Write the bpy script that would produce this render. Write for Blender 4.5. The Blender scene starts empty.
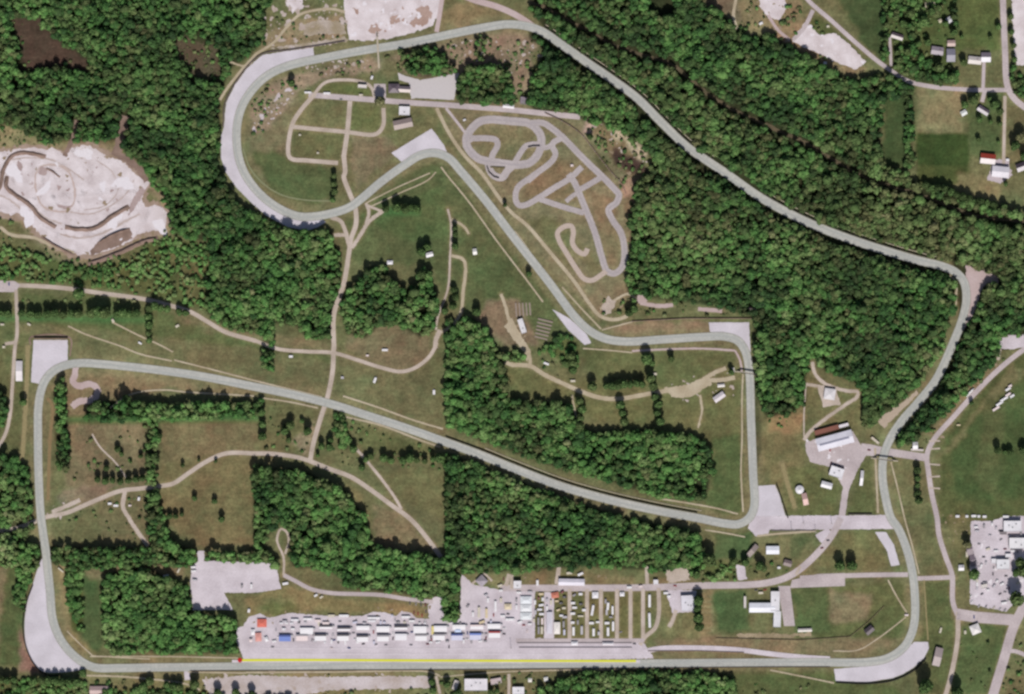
import bpy, math, random
import numpy as np
from mathutils import Vector
random.seed(7); rng = np.random.default_rng(7)
S = 1.5                                   # metres per photo pixel
CX, CY = 512.0, 347.0
K = 1.42                                  # brightness a white sunlit ground shows at this exposure
scene = bpy.context.scene
COL = scene.collection
R = math.radians
def W(p, z=0.0): return ((p[0]-CX)*S, (CY-p[1])*S, z)
def W2(p): return ((p[0]-CX)*S, (CY-p[1])*S)
def lin(c):
    c = c/255.0
    return c/12.92 if c <= 0.04045 else ((c+0.055)/1.055)**2.4
def base(rgb, k=None):                    # what a surface of this sunlit look has as its own colour
    k = k or K
    return tuple(min(0.9, lin(c)/k) for c in rgb)

# ------------------------------------------------------------------ camera, light, world
cam_d = bpy.data.cameras.new('camera'); cam = bpy.data.objects.new('camera', cam_d); COL.objects.link(cam)
H = 6000.0
cam.location = (0, 0, H); cam_d.sensor_width = 36; cam_d.lens = 36*H/(1024*S)
cam_d.clip_start = 10; cam_d.clip_end = 60000
scene.camera = cam
SUN_EL = R(50)
d = Vector((-0.10, 1.0, 0)).normalized()*math.cos(SUN_EL) + Vector((0, 0, -math.sin(SUN_EL)))
sl = bpy.data.lights.new('sun', 'SUN'); sl.energy = 4.05; sl.angle = R(0.53); sl.color = (1.0, 0.955, 0.90)
so = bpy.data.objects.new('sun', sl); COL.objects.link(so); so.rotation_euler = d.to_track_quat('-Z', 'Y').to_euler()
so.location = (0, 0, 800)
wd = bpy.data.worlds.new('World'); scene.world = wd; wd.use_nodes = True
nt = wd.node_tree; bg = nt.nodes['Background']
sky = nt.nodes.new('ShaderNodeTexSky'); sky.sky_type = 'NISHITA'; sky.sun_disc = False
sky.sun_elevation = SUN_EL; sky.sun_rotation = R(174); sky.ozone_density = 0.4; sky.dust_density = 2.0
nt.links.new(sky.outputs[0], bg.inputs[0]); bg.inputs[1].default_value = 0.065
vs = scene.view_settings; vs.view_transform = 'Standard'; vs.look = 'None'; vs.gamma = 1; vs.exposure = 0.25
vs.use_curve_mapping = False
scene.render.engine = 'CYCLES'
scene.cycles.filter_width = 2.6
scene.cycles.max_bounces = 4

# ------------------------------------------------------------------ materials
MATS = {}
def mat(name, rgb, var=0.12, scale=0.15, rough=0.85, rgb2=None, fine=1.0, spec=0.2, kind='noise', metal=0.0):
    if name in MATS: return MATS[name]
    m = bpy.data.materials.new(name); m.use_nodes = True; MATS[name] = m
    t = m.node_tree; b = t.nodes['Principled BSDF']; L = t.links.new
    b.inputs['Roughness'].default_value = rough
    b.inputs['Specular IOR Level'].default_value = spec
    b.inputs['Metallic'].default_value = metal
    c1 = base(rgb); c2 = base(rgb2) if rgb2 else c1
    tc = t.nodes.new('ShaderNodeTexCoord')
    n1 = t.nodes.new('ShaderNodeTexNoise'); n1.inputs['Scale'].default_value = scale*0.22; n1.inputs['Detail'].default_value = 6
    n2 = t.nodes.new('ShaderNodeTexNoise'); n2.inputs['Scale'].default_value = scale*3*fine; n2.inputs['Detail'].default_value = 3
    L(tc.outputs['Object'], n1.inputs['Vector']); L(tc.outputs['Object'], n2.inputs['Vector'])
    mr = t.nodes.new('ShaderNodeMapRange'); mr.inputs['From Min'].default_value = 0.35; mr.inputs['From Max'].default_value = 0.65
    L(n1.outputs['Fac'], mr.inputs['Value'])
    mx = t.nodes.new('ShaderNodeMix'); mx.data_type = 'RGBA'
    mx.inputs['A'].default_value = (*c1, 1); mx.inputs['B'].default_value = (*c2, 1)
    L(mr.outputs['Result'], mx.inputs['Factor'])
    mr2 = t.nodes.new('ShaderNodeMapRange'); mr2.inputs['From Min'].default_value = 0.3; mr2.inputs['From Max'].default_value = 0.7
    mr2.inputs['To Min'].default_value = 1-var; mr2.inputs['To Max'].default_value = 1+var
    src = n2.outputs['Fac']
    if kind == 'wave':
        wv = t.nodes.new('ShaderNodeTexWave'); wv.inputs['Scale'].default_value = scale; wv.inputs['Distortion'].default_value = 1.5
        L(tc.outputs['Object'], wv.inputs['Vector']); src = wv.outputs['Fac']
        mr2.inputs['From Min'].default_value = 0.0; mr2.inputs['From Max'].default_value = 1.0
    L(src, mr2.inputs['Value'])
    ml = t.nodes.new('ShaderNodeMix'); ml.data_type = 'RGBA'; ml.blend_type = 'MULTIPLY'; ml.inputs['Factor'].default_value = 1
    L(mx.outputs['Result'], ml.inputs['A']); L(mr2.outputs['Result'], ml.inputs['B'])
    L(ml.outputs['Result'], b.inputs['Base Color'])
    return m
def plain(rgb, rough=0.6, spec=0.3, metal=0.0):
    return mat('paint_%d_%d_%d' % tuple(int(v) for v in rgb), rgb, var=0.06, scale=0.6, rough=rough, spec=spec, metal=metal)

M_GLASS = mat('dark_glass', (40, 46, 55), 0.05, rough=0.12, spec=0.6)
M_TYRE = mat('rubber', (32, 30, 32), 0.1)
M_BARK = mat('bark', (84, 70, 58), 0.2, scale=1.0)
M_STEEL = mat('galvanised_steel', (150, 150, 152), 0.1, rough=0.45, spec=0.5)
M_CONC = mat('concrete', (186, 176, 160), 0.12, scale=0.3)

def foliage():
    m = bpy.data.materials.new('foliage'); m.use_nodes = True
    t = m.node_tree; b = t.nodes['Principled BSDF']; L = t.links.new
    b.inputs['Roughness'].default_value = 0.85; b.inputs['Specular IOR Level'].default_value = 0.065
    def ramp(cols, src):
        rp = t.nodes.new('ShaderNodeValToRGB'); e = rp.color_ramp.elements
        e[0].position = 0.0; e[0].color = (*base(cols[0]), 1); e[1].position = 1.0; e[1].color = (*base(cols[-1]), 1)
        for i in range(1, len(cols)-1):
            q = e.new(i/(len(cols)-1)); q.color = (*base(cols[i]), 1)
        L(src, rp.inputs['Fac']); return rp.outputs['Color']
    a = t.nodes.new('ShaderNodeAttribute'); a.attribute_name = 'tone'
    h = t.nodes.new('ShaderNodeAttribute'); h.attribute_name = 'tint'
    g = ramp(FOL_GREEN, a.outputs['Fac']); o = ramp(FOL_OLIVE, a.outputs['Fac'])
    mh = t.nodes.new('ShaderNodeMix'); mh.data_type = 'RGBA'; L(h.outputs['Fac'], mh.inputs['Factor']); L(g, mh.inputs['A']); L(o, mh.inputs['B'])
    tc = t.nodes.new('ShaderNodeTexCoord'); n = t.nodes.new('ShaderNodeTexNoise')
    n.inputs['Scale'].default_value = 0.5; n.inputs['Detail'].default_value = 4
    L(tc.outputs['Object'], n.inputs['Vector'])
    mr = t.nodes.new('ShaderNodeMapRange'); mr.inputs['From Min'].default_value = 0.3; mr.inputs['From Max'].default_value = 0.7
    mr.inputs['To Min'].default_value = 0.6; mr.inputs['To Max'].default_value = 1.45
    L(n.outputs['Fac'], mr.inputs['Value'])
    ml = t.nodes.new('ShaderNodeMix'); ml.data_type = 'RGBA'; ml.blend_type = 'MULTIPLY'; ml.inputs['Factor'].default_value = 1
    L(mh.outputs['Result'], ml.inputs['A']); L(mr.outputs['Result'], ml.inputs['B'])
    L(ml.outputs['Result'], b.inputs['Base Color'])
    return m
FOL_GREEN = [(46, 67, 42), (58, 90, 50), (77, 117, 62), (99, 139, 76), (121, 153, 92)]
FOL_OLIVE = [(64, 66, 44), (84, 88, 58), (104, 106, 72), (120, 120, 86), (138, 132, 102)]
M_FOL = foliage()

# ------------------------------------------------------------------ mesh helpers
class MB:
    def __init__(s): s.v = []; s.f = []; s.mi = []
    def add(s, vs, fs, mi=0):
        o = len(s.v); s.v += [tuple(v) for v in vs]
        for f in fs: s.f.append(tuple(i+o for i in f)); s.mi.append(mi)
        return s
    def box(s, x0, x1, y0, y1, z0, z1, mi=0, taper=0.0, ty=None):
        t = taper; u = t if ty is None else ty
        return s.add([(x0, y0, z0), (x1, y0, z0), (x1, y1, z0), (x0, y1, z0),
                      (x0+t, y0+u, z1), (x1-t, y0+u, z1), (x1-t, y1-u, z1), (x0+t, y1-u, z1)],
                     [(3, 2, 1, 0), (4, 5, 6, 7), (0, 1, 5, 4), (1, 2, 6, 5), (2, 3, 7, 6), (3, 0, 4, 7)], mi)
    def cyl(s, c, r, h, n=12, axis='z', r2=None, mi=0):
        r2 = r if r2 is None else r2; vs = []
        for k, (rr, hh) in enumerate(((r, 0), (r2, h))):
            for i in range(n):
                a = 2*math.pi*i/n; p = (rr*math.cos(a), rr*math.sin(a), hh)
                if axis == 'y': p = (p[0], p[2]-h/2, p[1])
                if axis == 'x': p = (p[2]-h/2, p[0], p[1])
                vs.append((c[0]+p[0], c[1]+p[1], c[2]+p[2]))
        fs = [(i, (i+1) % n, n+(i+1) % n, n+i) for i in range(n)] + [tuple(range(n-1, -1, -1)), tuple(range(n, 2*n))]
        return s.add(vs, fs, mi)
    def mesh(s, name, mats):
        me = bpy.data.meshes.new(name); me.from_pydata(s.v, [], s.f)
        for m in (mats if isinstance(mats, (list, tuple)) else [mats]): me.materials.append(m)
        if any(s.mi): me.polygons.foreach_set('material_index', s.mi)
        me.validate(); me.update(); return me
    def build(s, name, mats, parent=None):
        return link(name, s.mesh(name, mats), parent)
def link(name, me, parent=None):
    o = bpy.data.objects.new(name, me); COL.objects.link(o)
    if parent: o.parent = parent
    return o
def tag(o, label, cat, group=None, kind=None):
    if label: o['label'] = label
    if cat: o['category'] = cat
    if group: o['group'] = group
    if kind: o['kind'] = kind
    return o
def thing(name, label, cat, loc=(0, 0, 0), rz=0.0, group=None):
    o = bpy.data.objects.new(name, None); COL.objects.link(o); o.empty_display_size = 2
    o.location = loc; o.rotation_euler = (0, 0, rz)
    return tag(o, label, cat, group)
def dup(root, loc, rz, label=None, group=None, scale=None, swap=None):
    r = root.copy(); COL.objects.link(r); r.location = loc; r.rotation_euler = (0, 0, rz)
    if label: r['label'] = label
    if group: r['group'] = group
    if scale: r.scale = scale
    for ch in list(root.children):
        c = ch.copy(); COL.objects.link(c); c.parent = r
        for g in list(ch.children):
            e = g.copy(); COL.objects.link(e); e.parent = c
    return r

# ------------------------------------------------------------------ curves and sheets
def smooth(pts, step=2.0, closed=False):
    P = [np.array(p, float) for p in pts]; n = len(P); out = []
    rngn = n if closed else n-1
    for i in range(rngn):
        p1, p2 = P[i % n], P[(i+1) % n]
        p0 = P[(i-1) % n] if (closed or i > 0) else 2*p1-p2
        p3 = P[(i+2) % n] if (closed or i < n-2) else 2*p2-p1
        a = .5
        t0 = 0; t1 = t0+max(1e-6, np.linalg.norm(p1-p0))**a; t2 = t1+max(1e-6, np.linalg.norm(p2-p1))**a; t3 = t2+max(1e-6, np.linalg.norm(p3-p2))**a
        m = max(1, int(np.linalg.norm(p2-p1)/step))
        for k in range(m):
            t = t1+(t2-t1)*k/m
            A1 = (t1-t)/(t1-t0)*p0+(t-t0)/(t1-t0)*p1; A2 = (t2-t)/(t2-t1)*p1+(t-t1)/(t2-t1)*p2; A3 = (t3-t)/(t3-t2)*p2+(t-t2)/(t3-t2)*p3
            B1 = (t2-t)/(t2-t0)*A1+(t-t0)/(t2-t0)*A2; B2 = (t3-t)/(t3-t1)*A2+(t-t1)/(t3-t1)*A3
            out.append((t2-t)/(t2-t1)*B1+(t-t1)/(t2-t1)*B2)
    if not closed: out.append(P[-1])
    return np.array(out)
def normals(c, closed=False):
    if closed: tg = np.roll(c, -1, 0)-np.roll(c, 1, 0)
    else: tg = np.gradient(c, axis=0)
    tg /= np.maximum(1e-9, np.linalg.norm(tg, axis=1))[:, None]
    return np.stack([-tg[:, 1], tg[:, 0]], 1)
LAYER = [0.012]
RIB = []                                   # every ribbon: (points, half width px, kind) for the clearing masks
POL = []
def ribbon(name, pts, w, m, closed=False, step=2.0, ragged=0.0, straight=False, track=False, edges=None, dz=None, mask=True):
    c = np.array(pts, float) if straight else smooth(pts, step, closed)
    n = normals(c, closed); L = len(c)
    if mask: RIB.append((c, w/2, 'track' if track else 'road', closed))
    ww = np.full((L, 2), w/2.0)
    if ragged: ww = ww*(1+ragged*rng.normal(size=(L, 2)).clip(-2, 2)*0.5)
    if dz is None: LAYER[0] += 0.0012; z = LAYER[0]
    else: z = dz
    offs = [-1, 1] if not edges else [-1, -1+edges, 1-edges, 1]
    k = len(offs); vs = []
    for i in range(L):
        for q in offs:
            h = ww[i, 0] if q < 0 else ww[i, 1]
            p = c[i]+n[i]*q*h; vs.append(W(p, z))
    fs = []; mi = []
    for i in range(L if closed else L-1):
        j = (i+1) % L
        for q in range(k-1):
            fs.append((i*k+q+1, j*k+q+1, j*k+q, i*k+q)); mi.append(0 if (k == 2 or q == 1) else 1)
    me = bpy.data.meshes.new(name); me.from_pydata(vs, [], fs)
    for x in (m if isinstance(m, (list, tuple)) else [m]): me.materials.append(x)
    me.polygons.foreach_set('material_index', mi); me.update()
    if me.polygons[0].normal.z < 0: me.flip_normals()
    return tag(link(name, me), None, None, kind='structure')
def sheet(name, pts, m, ragged=0.0, step=2.0, dz=None, curve=False, mask=True):
    P = np.array(pts, float)
    if curve: P = smooth(pts, step, True)
    elif ragged:
        out = []
        for i in range(len(P)):
            a, b = P[i], P[(i+1) % len(P)]; k = max(1, int(np.linalg.norm(b-a)/step))
            for q in range(k): out.append(a+(b-a)*q/k)
        P = np.array(out)
    if ragged: P = P+rng.normal(size=P.shape)*ragged
    if mask: POL.append(P)
    if dz is None: LAYER[0] += 0.0012; z = LAYER[0]
    else: z = dz
    me = bpy.data.meshes.new(name); me.from_pydata([W(p, z) for p in P], [], [tuple(range(len(P)))])
    me.materials.append(m); me.update()
    if me.polygons[0].normal.z < 0: me.flip_normals()
    return tag(link(name, me), None, None, kind='structure')
# ------------------------------------------------------------------ masks on a fine grid over the place
GS = 1.5; GX0, GX1, GY0, GY1 = -60.0, 1084.0, -60.0, 754.0
gx = np.arange(GX0, GX1+.01, GS); gy = np.arange(GY0, GY1+.01, GS)
NX, NY = len(gx), len(gy)
XX, YY = np.meshgrid(gx, gy)
def vnoise(cell, seed):                    # smooth random field
    r = np.random.default_rng(seed); h, w = int((GY1-GY0)/cell)+4, int((GX1-GX0)/cell)+4
    g = r.normal(size=(h, w)); u = (XX-GX0)/cell; v = (YY-GY0)/cell
    i = u.astype(int); j = v.astype(int); fu = u-i; fv = v-j
    fu = fu*fu*(3-2*fu); fv = fv*fv*(3-2*fv)
    return (g[j, i]*(1-fu)+g[j, i+1]*fu)*(1-fv)+(g[j+1, i]*(1-fu)+g[j+1, i+1]*fu)*fv
WX = vnoise(9, 1)*1.0+vnoise(4, 2)*0.6; WY = vnoise(9, 3)*1.0+vnoise(4, 4)*0.6
def inpoly(X, Y, poly):
    r = np.zeros(X.shape, bool); n = len(poly)
    for i in range(n):
        x1, y1 = poly[i]; x2, y2 = poly[(i+1) % n]
        if y1 == y2: continue
        c = ((y1 > Y) != (y2 > Y)) & (X < (x2-x1)*(Y-y1)/(y2-y1)+x1); r ^= c
    return r
def blur(a, n=1):
    for _ in range(n):
        p = np.pad(a, 1, mode='edge'); a = (p[:-2, 1:-1]+p[2:, 1:-1]+2*p[1:-1, 1:-1])/4
        p = np.pad(a, 1, mode='edge'); a = (p[1:-1, :-2]+p[1:-1, 2:]+2*p[1:-1, 1:-1])/4
    return a
def pmask(poly, warp=1.0, soft=1):
    xs = [p[0] for p in poly]; ys = [p[1] for p in poly]
    i0 = max(0, int((min(xs)-6-GX0)/GS)); i1 = min(NX, int((max(xs)+8-GX0)/GS)+1)
    j0 = max(0, int((min(ys)-6-GY0)/GS)); j1 = min(NY, int((max(ys)+8-GY0)/GS)+1)
    m = np.zeros((NY, NX))
    if i1 <= i0 or j1 <= j0: return m
    sl_ = (slice(j0, j1), slice(i0, i1))
    m[sl_] = inpoly(XX[sl_]+WX[sl_]*warp, YY[sl_]+WY[sl_]*warp, poly)
    return blur(m, soft) if soft else m
def ldist(pts, maxd, closed=False):        # distance to a polyline, capped
    dd = np.full((NY, NX), float(maxd)); n = len(pts)
    for i in range(n if closed else n-1):
        a = pts[i]; b = pts[(i+1) % n]
        i0 = max(0, int((min(a[0], b[0])-maxd-GX0)/GS)); i1 = min(NX, int((max(a[0], b[0])+maxd-GX0)/GS)+2)
        j0 = max(0, int((min(a[1], b[1])-maxd-GY0)/GS)); j1 = min(NY, int((max(a[1], b[1])+maxd-GY0)/GS)+2)
        if i1 <= i0 or j1 <= j0: continue
        X = XX[j0:j1, i0:i1]; Y = YY[j0:j1, i0:i1]
        ab = (b[0]-a[0], b[1]-a[1]); L2 = ab[0]**2+ab[1]**2+1e-9
        t = (((X-a[0])*ab[0]+(Y-a[1])*ab[1])/L2).clip(0, 1)
        dd[j0:j1, i0:i1] = np.minimum(dd[j0:j1, i0:i1], np.hypot(X-a[0]-t*ab[0], Y-a[1]-t*ab[1]))
    return dd
ground = np.zeros((NY, NX, 3)); ground[:] = [lin(c) for c in (98, 101, 70)]
def blend(m, rgb, a=1.0):
    global ground
    ground = ground+(np.array([lin(c) for c in rgb])-ground)*(m*a)[..., None]
def paint(poly, rgb, a=0.9, soft=2, warp=1.5): blend(pmask(poly, warp, soft), rgb, a)
def paint_line(pts, w, rgb, a=1.0, soft=0.8, curve=True):
    c = smooth(pts, 3) if curve else pts
    blend(((w/2+soft-ldist(c, w/2+soft+2))/(2*soft)).clip(0, 1), rgb, a)
def rect(x0, y0, x1, y1): return [(x0, y0), (x1, y0), (x1, y1), (x0, y1)]

# ------------------------------------------------------------------ materials of the ground cover
M_TRACK = mat('track_tarmac', (183, 183, 178), 0.12, scale=0.12, rgb2=(170, 171, 167), fine=0.7)
M_TEDGE = mat('track_edge', (140, 139, 126), 0.25, scale=0.2)
M_LAV = mat('worn_tarmac', (196, 184, 186), 0.12, scale=0.14, rgb2=(176, 164, 166))
M_PIT = mat('pit_concrete', (211, 202, 210), 0.10, scale=0.14, rgb2=(190, 180, 187))
M_GRAV = mat('pale_gravel', (210, 204, 213), 0.07, scale=0.16, rgb2=(196, 190, 198))
M_PATH = mat('dirt_path', (196, 182, 172), 0.16, scale=0.2, rgb2=(174, 160, 148))
M_SAND = mat('sandy_path', (188, 176, 154), 0.16, scale=0.2, rgb2=(170, 156, 132))
M_PINK = mat('pinkish_gravel', (192, 174, 174), 0.08, scale=0.15, rgb2=(180, 160, 158))
M_QUAR = mat('crushed_limestone', (222, 213, 217), 0.13, scale=0.22, rgb2=(200, 188, 190))
M_QBRN = mat('quarry_spoil', (146, 124, 114), 0.2, scale=0.3, rgb2=(122, 102, 92))
M_RAIL = mat('old_railbed', (104, 92, 72), 0.2, scale=0.3, rgb2=(88, 80, 62))
M_BLUFF = mat('bare_rock', (178, 166, 170), 0.2, scale=0.4, rgb2=(140, 124, 116))
M_YEL = mat('yellow_road_paint', (216, 216, 62), 0.05, scale=0.4)
M_RED = mat('red_road_paint', (190, 30, 35), 0.05, scale=0.4)

# ------------------------------------------------------------------ the race track
TRACK = [(150,667.5),(120,668),(93,667),(75,656.5),(61,640),(53,620),(50,590),(46,553),(43,532),(40.5,512),(38.5,472),(38,435),(38.3,408),(41,391),(46,379),(55,370),(68,364.6),(83,363),(100,364),(150,369),(200,376),(251,386),(294,394.8),(331,404),(369,416),(406,428),(444,441.5),(482,455.5),(509,466.5),(562,486.5),(612,500.5),(662,511.5),(700,518.5),(725,523.5),(739,524),(749,518),(754,507),(753,472),(751,420),(749.3,372),(745.5,352),(738,341),(725,336.6),(702,337),(662,339.5),(625,341.5),(605,338.5),(590,331),(575,317),(550,283.5),(512,235),(486.6,201.6),(461.6,172),(448,157.5),(434,153),(420,155.5),(406,164),(381,182),(361,199),(349,207.5),(331,213.5),(315,216.3),(300,216.5),(286,212),(270.6,203),(256.7,190.5),(245,174),(239,158),(236.8,142.5),(237.2,125),(241,109),(247.6,96.4),(257.6,84),(270,74),(285,67),(303,62),(323,58),(356,51.6),(406,43.5),(457,32.8),(490,26.5),(508,24.3),(527,26.2),(542,31.5),(562,45),(587,62.5),(612,79.5),(637,98),(662,123),(687,146.7),(712,164),(725,172.5),(763,199),(806,221.6),(843,236.6),(881,249.3),(918,260.3),(943,266.5),(956,272.5),(964,282),(966.5,299),(963,317),(953.5,342),(936,379.6),(918.4,402),(901,422),(889.5,440),(883.5,457),(882.5,477),(886,500),(891,518),(898,528),(906,547),(912,570),(914.8,595),(914.6,620),(911,635),(903,648),(888,658),(868,662),(818,662.3),(768,662.5),(640,663.5),(512,664.6),(380,665.5),(256,666.3),(200,667)]
TC = smooth(TRACK, 2.0, True); TN = normals(TC, True)
def off(i0, i1, dpx):                      # a stretch of the track's edge, between two control points, dpx to the side
    a = int(np.argmin(np.hypot(*(TC-np.array(TRACK[i0])).T))); b = int(np.argmin(np.hypot(*(TC-np.array(TRACK[i1])).T)))
    idx = np.arange(a, b+1) if b >= a else np.concatenate([np.arange(a, len(TC)), np.arange(0, b+1)])
    return TC[idx]+TN[idx]*dpx
# mown verges, tan along the whole circuit
td = ldist(TC, 16, True)
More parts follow.
